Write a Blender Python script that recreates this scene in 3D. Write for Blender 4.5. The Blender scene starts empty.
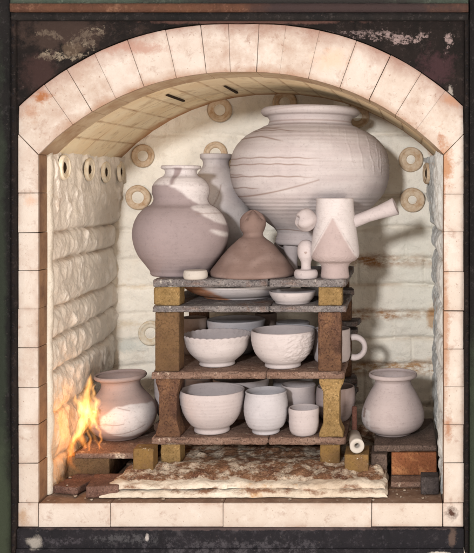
import bpy, bmesh, math, random
import numpy as np
from mathutils import Vector, noise as mn
random.seed(7); rng = np.random.default_rng(7)
S = bpy.context.scene; C = S.collection
PI = math.pi
# ------------------------------------------------------------------ camera model
F = 900.0; PX, PY = 398.0, 190.0
CAM = (0.3925, -2.25, 0.7825)
def P(px, py, Y):
    d = Y - CAM[1]
    return (CAM[0] + (px-PX)*d/F, Y, CAM[2] - (py-PY)*d/F)
def SC(Y): return (Y - CAM[1])/F
# ------------------------------------------------------------------ object helpers
def link(name, me, m=None, parent=None, loc=(0,0,0), smooth=False):
    o = bpy.data.objects.new(name, me); C.objects.link(o)
    o.location = loc
    if m is not None: me.materials.append(m)
    if smooth:
        me.polygons.foreach_set('use_smooth', [True]*len(me.polygons))
    if parent is not None: o.parent = parent
    return o
def mesh(name, V, Fc):
    me = bpy.data.meshes.new(name); me.from_pydata([tuple(map(float, v)) for v in V], [], Fc); me.update()
    return me
def thing(name, label, cat, loc=(0,0,0), group=None):
    o = bpy.data.objects.new(name, None); C.objects.link(o); o.location = loc; o.empty_display_size = .05
    return tag(o, label, cat, group)
def tag(o, label, cat, group=None):
    o['label'] = label; o['category'] = cat
    if group: o['group'] = group
    return o
def attr(me, name, vals):
    a = me.attributes.new(name, 'FLOAT', 'POINT'); a.data.foreach_set('value', np.asarray(vals, dtype=np.float32))
def fbm(p, s, o=3):
    return mn.fractal(Vector((p[0]*s, p[1]*s, p[2]*s)), 0.9, 2.1, o)
# ------------------------------------------------------------------ materials
class NT:
    def __init__(s, name, rough=.8, spec=.3):
        s.m = bpy.data.materials.new(name); s.m.use_nodes = True
        s.t = s.m.node_tree; s.n = s.t.nodes; s.l = s.t.links
        s.b = s.n['Principled BSDF']; s.b.inputs['Roughness'].default_value = rough
        s.b.inputs['Specular IOR Level'].default_value = spec
        s.co = s.n.new('ShaderNodeTexCoord').outputs['Object']
    def put(s, inp, v):
        if hasattr(v, 'links') or hasattr(v, 'is_linked'): s.l.new(v, inp)
        else: inp.default_value = v
    def noise(s, scale, detail=4, rough=.6, stretch=None, dist=0.0, off=0):
        n = s.n.new('ShaderNodeTexNoise'); n.inputs['Scale'].default_value = scale
        n.inputs['Detail'].default_value = detail; n.inputs['Roughness'].default_value = rough
        n.inputs['Distortion'].default_value = dist
        mp = s.n.new('ShaderNodeMapping'); s.l.new(s.co, mp.inputs['Vector'])
        if stretch: mp.inputs['Scale'].default_value = stretch
        mp.inputs['Location'].default_value = (off, off*.7, off*1.3)
        s.l.new(mp.outputs[0], n.inputs['Vector'])
        return n.outputs[0]
    def vor(s, scale, stretch=None, feature='F1'):
        n = s.n.new('ShaderNodeTexVoronoi'); n.inputs['Scale'].default_value = scale; n.feature = feature
        mp = s.n.new('ShaderNodeMapping'); s.l.new(s.co, mp.inputs['Vector'])
        if stretch: mp.inputs['Scale'].default_value = stretch
        s.l.new(mp.outputs[0], n.inputs['Vector']); return n.outputs[0]
    def rng(s, v, a, b, c=0., d=1.):
        n = s.n.new('ShaderNodeMapRange'); s.put(n.inputs[0], v)
        for i, x in enumerate((a, b, c, d)): n.inputs[i+1].default_value = x
        return n.outputs[0]
    def math(s, op, a, b=0.):
        n = s.n.new('ShaderNodeMath'); n.operation = op; s.put(n.inputs[0], a); s.put(n.inputs[1], b); return n.outputs[0]
    def mix(s, f, a, b):
        n = s.n.new('ShaderNodeMix'); n.data_type = 'RGBA'; s.put(n.inputs[0], f)
        for i, v in ((6, a), (7, b)):
            if isinstance(v, tuple): v = v if len(v) == 4 else (*v, 1)
            s.put(n.inputs[i], v)
        return n.outputs[2]
    def attr(s, name):
        n = s.n.new('ShaderNodeAttribute'); n.attribute_name = name; return n.outputs['Fac']
    def xyz(s):
        n = s.n.new('ShaderNodeSeparateXYZ'); s.l.new(s.co, n.inputs[0]); return n.outputs
    def spot(s, col, c, r, color, amt=1., nk=.6, ns=25., edge=.5, rg=.78):
        """a stain or painted glow with a ragged outline, centred on the surface at c"""
        mp = s.n.new('ShaderNodeMapping'); mp.vector_type = 'POINT'
        mp.inputs['Scale'].default_value = tuple(1/x for x in r)
        mp.inputs['Location'].default_value = tuple(-a/x for a, x in zip(c, r))
        s.l.new(s.co, mp.inputs['Vector'])
        ln = s.n.new('ShaderNodeVectorMath'); ln.operation = 'LENGTH'; s.l.new(mp.outputs[0], ln.inputs[0])
        nz = s.noise(ns, 8, rg, off=c[0]*7+1)
        d = s.math('ADD', ln.outputs['Value'], s.math('MULTIPLY', s.math('SUBTRACT', nz, .5), nk*4))
        f = s.rng(d, 1., 1.-edge, 0., amt)
        if nk > 1.25: f = s.math('MULTIPLY', f, s.rng(s.noise(ns*2.2, 6, .8, off=c[2]*9), .45, .53))
        return s.mix(f, col, color)
    def col(s, v):
        if isinstance(v, tuple): s.b.inputs['Base Color'].default_value = (*v, 1)
        else: s.l.new(v, s.b.inputs['Base Color'])
    def bump(s, h, strength=.5, dist=.002):
        n = s.n.new('ShaderNodeBump'); n.inputs['Strength'].default_value = strength; n.inputs['Distance'].default_value = dist
        s.l.new(h, n.inputs['Height'])
        if s.b.inputs['Normal'].is_linked:
            s.l.new(s.b.inputs['Normal'].links[0].from_socket, n.inputs['Normal'])
        s.l.new(n.outputs[0], s.b.inputs['Normal'])

def clay(name, base, slip=(.50,.465,.475), dark=(.20,.14,.12), rough=.8, speck=0.):
    t = NT(name, .9, .12)
    b = t.mix(t.rng(t.noise(9, 5, .6), .35, .7), base, tuple(c*.86 for c in base))
    sl = t.mix(t.rng(t.noise(14, 5, .6, off=3), .35, .75), slip, tuple(c*.88 for c in slip))
    c = t.mix(t.attr('slip'), b, sl)
    c = t.mix(t.math('MULTIPLY', t.rng(t.noise(60, 3, .7, stretch=(1,1,4)), .50, .70), .12), c, tuple(x*.6 for x in base))
    c = t.mix(t.rng(t.noise(33, 6, .75, off=7), .52, .72, 0, .40), c, tuple(x*.72 for x in base))
    c = t.mix(t.rng(t.noise(140, 3, .7, off=17), .58, .70, 0, .35), c, tuple(x*.5 for x in base))
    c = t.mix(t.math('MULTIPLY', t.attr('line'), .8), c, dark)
    if speck: c = t.mix(t.rng(t.noise(300, 2, .5), .68, .72, 0, speck), c, dark)
    t.col(c)
    t.bump(t.noise(8, 4, .55, stretch=(1,1,13)), .5, .0018)
    t.bump(t.noise(200, 4, .75), .45, .0009)
    return t.m
M = {}
PALE = (.43,.385,.395)
M['white_clay'] = clay('white_clay', PALE, (.50,.465,.475))
M['cool_clay'] = clay('cool_clay', (.42,.405,.435), (.49,.475,.50))
M['mauve_clay'] = clay('mauve_clay', (.265,.218,.226), (.56,.53,.545))
M['pink_clay'] = clay('pink_clay', (.36,.295,.295), (.50,.465,.475))
M['brown_clay'] = clay('brown_clay', (.18,.125,.112), (.27,.20,.185), speck=.5)
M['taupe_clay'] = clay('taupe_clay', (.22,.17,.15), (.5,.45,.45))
M['rust_clay'] = clay('rust_clay', (.54,.51,.53), (.33,.125,.04))
M['bisque'] = clay('bisque', (.46,.43,.40), (.7,.7,.7))

M['tawny_clay'] = clay('tawny_clay', (.30,.235,.225), (.52,.49,.50))
def rock(name, a, b, scale=25, rough=.9, flakes=None, fl_amt=(.62,.66), fl_scale=28, bump=.8, bd=.004, third=None, stretch=None):
    a=tuple(x*.84 for x in a); b=tuple(x*.84 for x in b)
    t = NT(name, rough, .2)
    c = t.mix(t.rng(t.noise(scale, 6, .65, stretch=stretch), .35, .68), a, b)
    if third: c = t.mix(t.rng(t.noise(scale*.35, 5, .7, off=5, dist=.6), .5, .62), c, third)
    if flakes: c = t.mix(t.rng(t.noise(fl_scale, 7, .68, off=9), *fl_amt), c, flakes)
    c = t.mix(t.rng(t.noise(190, 3, .75, off=2), .50, .64, 0, .75), c, tuple(x*.38 for x in a))
    c = t.mix(t.rng(t.noise(230, 3, .75, off=12), .54, .68, 0, .55), c, tuple(min(.8, x*1.75+.02) for x in b))
    c = t.mix(t.math('MULTIPLY', t.rng(t.vor(120), .20, .08, 0, .6), t.rng(t.noise(22,4,.6,off=61), .48, .62)), c, tuple(x*.22 for x in a))
    c = t.mix(t.rng(t.noise(7, 6, .7, off=71), .50, .68, 0, .6), c, tuple(x*.55 for x in a))
    t.col(c)
    t.bump(t.noise(scale*3, 7, .72, stretch=stretch), bump*.8, bd); t.bump(t.noise(210, 5, .75), bump, bd*.6)
    t.bump(t.rng(t.vor(120), .22, .05), .3, -.0012)
    return t.m
M['shelf_grey'] = rock('shelf_grey', (.13,.115,.12), (.24,.22,.22), 18, flakes=(.50,.47,.43), fl_amt=(.58,.66), third=(.15,.085,.06), stretch=(1,1,2.5))
M['shelf_brown'] = rock('shelf_brown', (.17,.10,.075), (.26,.175,.14), 16, flakes=(.50,.42,.34), fl_amt=(.58,.66), third=(.10,.05,.035), stretch=(1,1,2.5))
M['prop_yellow'] = rock('prop_yellow', (.30,.19,.075), (.40,.27,.125), 30, flakes=(.56,.46,.33), fl_amt=(.62,.70), bump=.9, third=(.25,.15,.06))
M['prop_brown'] = rock('prop_brown', (.085,.043,.030), (.135,.07,.045), 22, third=(.17,.09,.05))
M['prop_tan'] = rock('prop_tan', (.19,.112,.055), (.12,.07,.038), 20, third=(.10,.055,.035), flakes=(.42,.30,.18), fl_amt=(.66,.72))
M['prop_flaked'] = rock('prop_flaked', (.30,.18,.06), (.14,.08,.05), 18, flakes=(.75,.7,.62), fl_amt=(.63,.66), fl_scale=40)
M['slab_dark'] = rock('slab_dark', (.085,.06,.05), (.17,.12,.10), 20, flakes=(.8,.78,.75), fl_amt=(.70,.72), fl_scale=50)
M['orange_brick'] = rock('orange_brick', (.30,.115,.05), (.21,.075,.035), 18, flakes=(.12,.05,.03), fl_amt=(.66,.70), fl_scale=60, third=(.45,.22,.10))
M['grey_brick'] = rock('grey_brick', (.055,.045,.045), (.10,.085,.085), 16, flakes=(.8,.8,.8), fl_amt=(.75,.76), fl_scale=45)
M['red_brick'] = rock('red_brick', (.135,.07,.055), (.21,.125,.10), 22, flakes=(.42,.33,.27), fl_amt=(.66,.74))
M['floor_brown'] = rock('floor_brown', (.12,.065,.04), (.24,.15,.10), 16, flakes=(.50,.42,.36), fl_amt=(.63,.70), third=(.07,.04,.03))
M['crust'] = rock('crust', (.20,.095,.05), (.36,.21,.13), 26, stretch=(.45,1,1), flakes=(.62,.53,.43), fl_amt=(.47,.58), fl_scale=26, bump=1., bd=.006, third=(.13,.055,.035))
M['rubble'] = rock('rubble', (.30,.21,.15), (.6,.53,.45), 40)
M['rod_red'] = rock('rod_red', (.14,.06,.045), (.10,.045,.035), 40)
M['ring'] = (lambda t: (t.col(t.mix(t.rng(t.noise(50,5,.7), .4,.7), (.62,.50,.37), (.42,.26,.14))), t.bump(t.noise(200,4,.7), .5, .0015), t.m)[2])(NT('ring', .7, .3))
M['ring_pale'] = (lambda t: (t.col(t.mix(t.rng(t.noise(60,4,.6), .4,.7), (.72,.66,.55), (.6,.48,.33))), t.bump(t.noise(200,4,.7), .5, .0015), t.m)[2])(NT('ring_pale', .7, .3))

# pale front brick
def brick_front():
    t = NT('front_brick', .72, .35)
    o = t.xyz()
    c = t.mix(t.rng(t.noise(7, 5, .6), .38, .66), (.465,.42,.385), (.41,.355,.315))
    c = t.mix(t.math('MULTIPLY', t.attr('rnd'), .55), c, (.49,.445,.42))
    c = t.mix(t.rng(t.noise(9, 7, .72, off=4, dist=.5), .50, .72, 0, .45), c, (.30,.205,.165))
    c = t.mix(t.rng(t.noise(26, 7, .75, off=14, dist=.3), .56, .70, 0, .6), c, (.20,.11,.08))
    c = t.mix(t.rng(t.noise(20, 6, .7, off=24), .56, .70, 0, .6), c, (.52,.49,.47))
    eg = t.math('MULTIPLY', t.attr('edge'), t.rng(t.noise(16, 6, .7, off=51), .42, .66, .03, .5))
    c = t.mix(eg, c, (.25,.145,.10))
    # heat flushing along the outer line of the arch, and a thin scorch line round the opening
    x2 = t.math('POWER', o[0], 2.); zz = t.math('POWER', t.math('SUBTRACT', o[2], .35), 2.)
    r = t.math('SQRT', t.math('ADD', x2, zz))
    up = t.rng(o[2], .88, .95)
    n = t.math('MULTIPLY', t.math('SUBTRACT', t.noise(11, 6, .7, off=8), .5), .10)
    f = t.math('MULTIPLY', t.rng(t.math('ADD', r, n), .815, .862, 0, .8), up)
    c = t.mix(f, c, (.20,.10,.075))
    f = t.math('MULTIPLY', t.rng(t.math('ADD', r, t.math('MULTIPLY', n, .5)), .750, .726, 0, .8), up)
    c = t.mix(f, c, (.24,.125,.07))
    for (p, rad, col, a) in (
        (P(41,97,0), (.030,.3,.020), (.24,.085,.025), .95), (P(30,112,0), (.03,.3,.03), (.30,.16,.10), .6),
        (P(441,185,0), (.013,.3,.16), (.26,.095,.03), .95), (P(446,165,0), (.022,.3,.07), (.30,.135,.055), .85),
        (P(445,330,0), (.014,.3,.24), (.28,.13,.06), .75), (P(448,430,0), (.014,.3,.04), (.26,.11,.05), .8),
        (P(452,514,0), (.022,.3,.02), (.05,.02,.012), 1.), (P(23,517,0), (.018,.3,.025), (.30,.20,.13), .8),
        (P(451,100,0), (.03,.3,.02), (.30,.16,.10), .8), (P(140,48,0), (.10,.3,.02), (.30,.165,.13), .7),
        (P(330,60,0), (.06,.3,.03), (.52,.36,.27), .6), (P(30,200,0), (.02,.3,.02), (.45,.26,.17), .5)):
        c = t.spot(c, p, rad, col, a, .7, 40, .7)
    c = t.mix(t.rng(t.noise(120, 3, .6, off=6), .66, .72, 0, .7), c, (.20,.12,.09))
    # scorched returns inside the opening
    ret = t.mix(t.rng(t.noise(12, 6, .7, off=31), .4, .65), (.27,.155,.085), (.13,.062,.035))
    low = t.rng(o[2], .905, .87, .0, 1.)
    top = t.mix(t.rng(t.noise(12, 6, .7, off=33), .4, .65), (.50,.40,.28), (.34,.22,.13))
    c = t.mix(t.rng(o[1], .004, .012, 0, .95), c, t.mix(low, top, ret))
    led = t.mix(t.rng(t.noise(18, 6, .7, off=37), .4, .65), (.13,.075,.05), (.22,.145,.105))
    led = t.mix(t.rng(t.noise(70, 6, .7, off=39), .58, .68, 0, .7), led, (.42,.36,.31))
    c = t.mix(t.math('MULTIPLY', t.rng(o[1], .002, .006), t.rng(o[2], .01, .002)), c, led)
    t.col(c)
    t.bump(t.noise(45, 6, .7), .6, .003); t.bump(t.noise(200, 5, .75), .5, .0012); t.bump(t.rng(t.vor(90), .10, .02), .5, -.002)
    return t.m
M['front_brick'] = brick_front()
def vault_mat():
    t = NT('vault_tile', .8, .25); o = t.xyz()
    c = t.mix(t.rng(t.noise(8, 5, .6), .35, .7), (.86,.75,.54), (.74,.56,.34))
    c = t.mix(t.math('MULTIPLY', t.attr('rnd'), .45), c, (.70,.62,.48))
    c = t.mix(t.rng(t.noise(13, 6, .7, off=4), .54, .70, 0, .6), c, (.34,.21,.11))
    c = t.mix(t.rng(t.noise(34, 7, .75, off=5), .58, .70, 0, .6), c, (.24,.14,.07))
    c = t.mix(t.rng(t.noise(22, 6, .7, off=15), .58, .70, 0, .7), c, (.74,.66,.52))
    eg = t.math('MULTIPLY', t.rng(t.attr('edge'), .5, 1.), t.rng(t.noise(16, 6, .7, off=51), .40, .66, .15, .7))
    c = t.mix(eg, c, (.34,.19,.10))
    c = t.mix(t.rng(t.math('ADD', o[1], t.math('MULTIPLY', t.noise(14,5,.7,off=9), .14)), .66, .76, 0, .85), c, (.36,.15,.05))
    t.col(c); t.bump(t.noise(60, 6, .7), .7, .0035); return t.m
M['vault'] = vault_mat()
def fibre(name, a, b, bands=(), spots=(), rust=.0, rough=.95, spec=.1, crease=None, big=1.):
    t = NT(name, rough, spec); o = t.xyz()
    c = t.mix(t.rng(t.noise(6, 5, .6), .35, .7), a, b)
    if rust: c = t.mix(t.rng(t.noise(9, 7, .72, off=2, dist=.4), .60, .72, 0, rust), c, (.42,.22,.08))
    for z0, w, x0, x1, amt, col in bands:
        d = t.math('ABSOLUTE', t.math('SUBTRACT', t.math('ADD', o[2], t.math('MULTIPLY', t.math('SUBTRACT', t.noise(14, 5, .7, off=z0*9), .5), .05)), z0))
        f = t.rng(d, w, w*.2, 0, 1)
        f = t.math('MULTIPLY', f, t.rng(t.noise(17, 6, .75, stretch=(1,1,2.2), off=z0*5+2), .40, .56, 0, amt))
        f = t.math('MULTIPLY', f, t.math('MULTIPLY', t.rng(o[0], x0, x0+.05), t.rng(o[0], x1, x1-.05)))
        c = t.mix(f, c, col)
    c = t.mix(t.rng(t.noise(55, 6, .75, off=41), .54, .70, 0, .35), c, tuple(x*.62 for x in b))
    c = t.mix(t.math('MULTIPLY', t.attr('crease'), t.rng(t.noise(11, 6, .7, off=81), .36, .62, .1, .85)), c, (.40,.25,.13))
    for s in spots: c = t.spot(c, *s)
    t.col(c)
    t.bump(t.noise(26, 7, .68, dist=.4), .8*big, .010*big); t.bump(t.noise(120, 6, .75), .7, .003)
    return t.m
RU = (.36,.16,.045)
M['back_fibre'] = fibre('back_fibre', (.91,.87,.79), (.86,.81,.72), rust=.2,
    bands=((.552,.030,.17,.58,.95,RU), (.375,.024,.17,.58,.9,RU), (.20,.034,.2,.58,.9,(.42,.22,.08)), (.47,.01,-.6,-.3,.35,(.6,.42,.2)), (.34,.02,-.6,-.3,.4,(.6,.45,.25)), (.75,.012,-.6,.5,.25,(.6,.45,.25))),
    spots=((P(130,345,.7), (.07,.3,.03), (.55,.60,.58), .6, .5, 14), (P(420,275,.7), (.10,.3,.25), (.82,.82,.74), .45, .4, 6),
           (P(420,130,.7), (.10,.3,.10), (.84,.84,.76), .45, .4, 6), (P(433,150,.7), (.02,.3,.03), (.5,.24,.08), .7, .5, 30), (P(432,318,.7), (.02,.3,.05), (.5,.27,.1), .7, .5, 30)))
M['side_fibre'] = fibre('side_fibre', (.86,.81,.75), (.78,.72,.66), rust=.35, rough=.62, spec=.3, big=1.1, spots=((( -.5,.1,.10), (.2,.25,.16), (.60,.42,.24), .6, .5, 14),))  # tan spot low at the front: flame glow painted into the wall colour
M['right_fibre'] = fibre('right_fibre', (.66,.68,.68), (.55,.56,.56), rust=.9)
M['white_fibre'] = fibre('white_fibre', (.86,.83,.76), (.80,.74,.64), rust=.2)
M['strip_fibre'] = fibre('strip_fibre', (.62,.58,.52), (.52,.46,.39), rust=.6)
M['pad_fibre'] = fibre('pad_fibre', (.68,.63,.55), (.44,.35,.27), rust=.95, bands=((.018,.008,-.5,.5,1.,(.20,.11,.07)),))

def steel(name, a=(.004,.0033,.0036), b=(.015,.010,.0095), spots=(), grime=(.09,.06,.05), gl=(.60,.74)):
    t = NT(name, .5, .18)
    c = t.mix(t.rng(t.noise(7, 6, .7), .38, .66), a, b)
    c = t.mix(t.rng(t.noise(22, 7, .75, off=3), gl[0], gl[1], 0, .6), c, grime)
    c = t.mix(t.rng(t.noise(110, 4, .7, off=6), .66, .74, 0, .5), c, (.20,.16,.15))
    c = t.mix(t.rng(t.noise(60, 7, .8, off=16), .55, .64, 0, .6), c, tuple(x*2.6+.012 for x in b))
    c = t.mix(t.rng(t.noise(16, 5, .7, stretch=(3,3,.4), off=26), .55, .7, 0, .5), c, tuple(x*.4 for x in a))
    for s in spots: c = t.spot(c, *s)
    t.col(c)
    t.b.inputs['Roughness'].default_value = .7
    t.bump(t.noise(50, 8, .8), .9, .005); t.bump(t.noise(200, 4, .75), .6, .0012)
    return t.m
FL = (.24,.20,.155); FP = (.30,.23,.23)
sp = [(P(46,33,0), (.030,.3,.008), FL, .9, 1.5, 38, .25), (P(58,38,0), (.02,.3,.010), FL, .8, 1.5, 38, .25), (P(80,42,0), (.034,.3,.02), FL, .85, 1.4, 36, .25), (P(94,32,0), (.035,.3,.012), FL, .9, 1.5, 38, .25),
      (P(60,57,0), (.05,.3,.011), FL, .85, 1.6, 38, .25), (P(47,53,0), (.012,.3,.01), FL, .9, 1.3, 40, .25), (P(75,50,0), (.03,.3,.02), (.10,.07,.05), .7, 1.2, 30),
      (P(60,30,0), (.16,.3,.05), (.05,.032,.027), .7, .9, 15), (P(42,75,0), (.05,.3,.06), (.04,.021,.020), .8, .7, 12),
      (P(385,36,0), (.06,.3,.010), FP, .65, 1.5, 42, .25), (P(405,40,0), (.035,.3,.012), FP, .75, 1.5, 42, .25), (P(425,35,0), (.012,.3,.008), FP, .8, 1.5, 42, .25), (P(449,42,0), (.012,.3,.018), FP, .8, 1.5, 42, .25), (P(450,92,0), (.008,.3,.014), (.30,.27,.25), .9, .9, 60, .3),
      (P(435,65,0), (.06,.3,.05), (.045,.021,.026), .8, 1., 14), (P(360,33,0), (.07,.3,.006), FP, .45, 1.5, 42, .25), (P(250,22,0), (.3,.3,.008), (.12,.06,.05), .7, .7, 20)]
M['spandrel'] = steel('spandrel', spots=sp)
M['post_steel'] = steel('post_steel', (.004,.004,.005), (.009,.008,.009), gl=(.64,.8), spots=((P(3,330,0), (.02,.3,.8), (.02,.028,.02), .8, .5, 10), (P(3,520,0), (.045,.3,.25), (.035,.047,.03), .8, .4, 8), (P(472,470,0), (.03,.3,.4), (.03,.042,.028), .85, .4, 8)))
M['base_steel'] = steel('base_steel', (.009,.009,.013), (.015,.0135,.018), grime=(.07,.065,.075), gl=(.56,.7),
    spots=((P(36,541,0), (.022,.3,.02), (.34,.32,.30), .8, .5, 40), (P(65,540,0), (.05,.3,.012), (.07,.065,.08), .6, 1.3, 30), (P(130,537,0), (.08,.3,.015), (.08,.08,.09), .6, 1.3, 30), (P(148,536,0), (.006,.3,.01), (.4,.38,.38), .9, .6, 60), (P(438,551,0), (.03,.3,.006), (.5,.48,.45), .9, .6, 50), (P(452,535,0), (.012,.3,.03), (.10,.07,.06), .8, .7, 50),
           (P(240,545,0), (.25,.3,.02), (.09,.085,.10), .5, 1.3, 30), (P(230,527,0), (.6,.3,.006), (.14,.10,.10), .6, .6, 40)))
M['lintel_rust'] = steel('lintel_rust', (.11,.05,.03), (.07,.032,.022), grime=(.3,.17,.11), gl=(.55,.7), spots=((P(360,8,0), (.36,.3,.1), (.035,.024,.026), .95, .3, 8),))
M['lintel_green'] = steel('lintel_green', (.045,.065,.053), (.06,.075,.06), spots=((P(300,0,0), (.45,.3,.1), (.022,.019,.02), .95, .3, 8),))
M['lintel_black'] = steel('lintel_black', (.008,.008,.009), (.016,.013,.013), spots=((P(438,8,0), (.04,.3,.012), (.34,.30,.29), .6, .9, 50, .4),))

# ------------------------------------------------------------------ geometry helpers
def join_bricks(name, hexes, m, parent, bevel=.0022, gap=.0008, cuts=0, jit=.0012):
    """hexes: 8 corners each (bottom ring 4, top ring 4); one mesh, one brick pattern"""
    bm = bmesh.new(); lay = bm.verts.layers.float.new('rnd'); le = bm.verts.layers.float.new('edge')
    for h in hexes:
        c = sum((Vector(p) for p in h), Vector())/len(h); r = random.random(); mv = Vector([random.uniform(-jit, jit)*.6 for _ in range(3)])
        vs = []
        for p in h:
            p = Vector(p); p = p + (c-p).normalized()*gap + mv + Vector([random.uniform(-jit, jit)*.3 for _ in range(3)])
            v = bm.verts.new(p); v[lay] = r; vs.append(v)
        k = len(h)//2
        bm.faces.new(vs[:k][::-1]); bm.faces.new(vs[k:])
        for i in range(k): bm.faces.new([vs[i], vs[(i+1)%k], vs[k+(i+1)%k], vs[k+i]])
    bmesh.ops.recalc_face_normals(bm, faces=bm.faces)
    bmesh.ops.bevel(bm, geom=list(bm.edges), offset=bevel, segments=2, profile=.6, affect='EDGES')
    for v in bm.verts: v[le] = 1.
    for th_ in (.006, .010):
        big = [f for f in bm.faces if f.calc_area() > 4e-4 and min(e.calc_length() for e in f.edges) > .017]
        bmesh.ops.inset_individual(bm, faces=big, thickness=th_, use_even_offset=True)
        for f in big:
            for v in f.verts: v[le] = .38 if th_ == .006 else 0.
    me = bpy.data.meshes.new(name); bm.to_mesh(me); bm.free()
    return link(name, me, m, parent)
def hexbox(x0,x1,y0,y1,z0,z1):
    return [(x0,y0,z0),(x1,y0,z0),(x1,y1,z0),(x0,y1,z0),(x0,y0,z1),(x1,y0,z1),(x1,y1,z1),(x0,y1,z1)]

def rough_box(name, x0,x1,y0,y1,z0,z1, m, parent=None, r=.0014, res=.0045, amp=.0015, ns=40, shape=None, rz=0., seed=0, smooth=True, chips=0.):
    """a rounded, worn box in local coordinates about its base centre"""
    cx, cy = (x0+x1)/2, (y0+y1)/2; hx, hy, h = (x1-x0)/2, (y1-y0)/2, z1-z0
    nx, ny, nz = [max(2, min(120, int(round(s/res)))) for s in (2*hx, 2*hy, h)]
    V = {}; L = []; Fc = []
    def vid(i,j,k):
        key = (i,j,k)
        if key not in V:
            V[key] = len(L); L.append([-hx+2*hx*i/nx, -hy+2*hy*j/ny, h*k/nz])
        return V[key]
    for i in range(nx):
        for j in range(ny):
            Fc.append((vid(i,j,0),vid(i,j+1,0),vid(i+1,j+1,0),vid(i+1,j,0))); Fc.append((vid(i,j,nz),vid(i+1,j,nz),vid(i+1,j+1,nz),vid(i,j+1,nz)))
    for i in range(nx):
        for k in range(nz):
            Fc.append((vid(i,0,k),vid(i+1,0,k),vid(i+1,0,k+1),vid(i,0,k+1))); Fc.append((vid(i,ny,k),vid(i,ny,k+1),vid(i+1,ny,k+1),vid(i+1,ny,k)))
    for j in range(ny):
        for k in range(nz):
            Fc.append((vid(0,j,k),vid(0,j,k+1),vid(0,j+1,k+1),vid(0,j+1,k))); Fc.append((vid(nx,j,k),vid(nx,j+1,k),vid(nx,j+1,k+1),vid(nx,j,k+1)))
    out = []
    for p in L:
        q = Vector((max(-hx+r, min(hx-r, p[0])), max(-hy+r, min(hy-r, p[1])), max(r, min(h-r, p[2]))))
        d = Vector(p)-q
        n = d.normalized() if d.length > 1e-9 else Vector((0,0,0))
        v = q + n*r if d.length > 1e-9 else Vector(p)
        w = Vector((cx+seed, cy, z0))+v
        a = fbm(w, ns*2.2, 4)*amp*.45
        if chips:
            e = sum(1 for u, hh in ((abs(v.x),hx),(abs(v.y),hy)) if hh-u < r*2) + (1 if (v.z < r*2 or h-v.z < r*2) else 0)
            if e >= 2: a -= max(0, fbm(w, 18, 3)-.05)*chips
        if v.z <= 1e-4: v = v + Vector((n.x, n.y, 0))*a
        else: v = v + n*a
        if shape: v = shape(v, hx, hy, h)
        out.append(v)
    me = mesh(name, out, Fc)
    o = link(name, me, m, parent, (cx,cy,z0), smooth)
    o.rotation_euler.z = rz
    return o

def spline(pts, n):
    pts = np.array(pts, float); k = len(pts)
    seg = np.sqrt((np.diff(pts, axis=0)**2).sum(1)); t = np.concatenate([[0], np.cumsum(seg)])
    u = np.linspace(0, t[-1], n); out = []
    # monotone-ish cubic (Catmull-Rom, chord lengths)
    m = np.zeros_like(pts)
    for i in range(k):
        if i == 0: m[i] = (pts[1]-pts[0])/(t[1]-t[0])
        elif i == k-1: m[i] = (pts[-1]-pts[-2])/(t[-1]-t[-2])
        else:
            a = (pts[i]-pts[i-1])/(t[i]-t[i-1]); b = (pts[i+1]-pts[i])/(t[i+1]-t[i])
            w = (t[i+1]-t[i])/((t[i+1]-t[i-1])); m[i] = a*w + b*(1-w)
    for x in u:
        i = min(k-2, max(0, int(np.searchsorted(t, x, side='right')-1))); h = t[i+1]-t[i]; s = (x-t[i])/h
        out.append((2*s**3-3*s**2+1)*pts[i]+(s**3-2*s**2+s)*h*m[i]+(-2*s**3+3*s**2)*pts[i+1]+(s**3-s**2)*h*m[i+1])
    return np.array(out)

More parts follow.
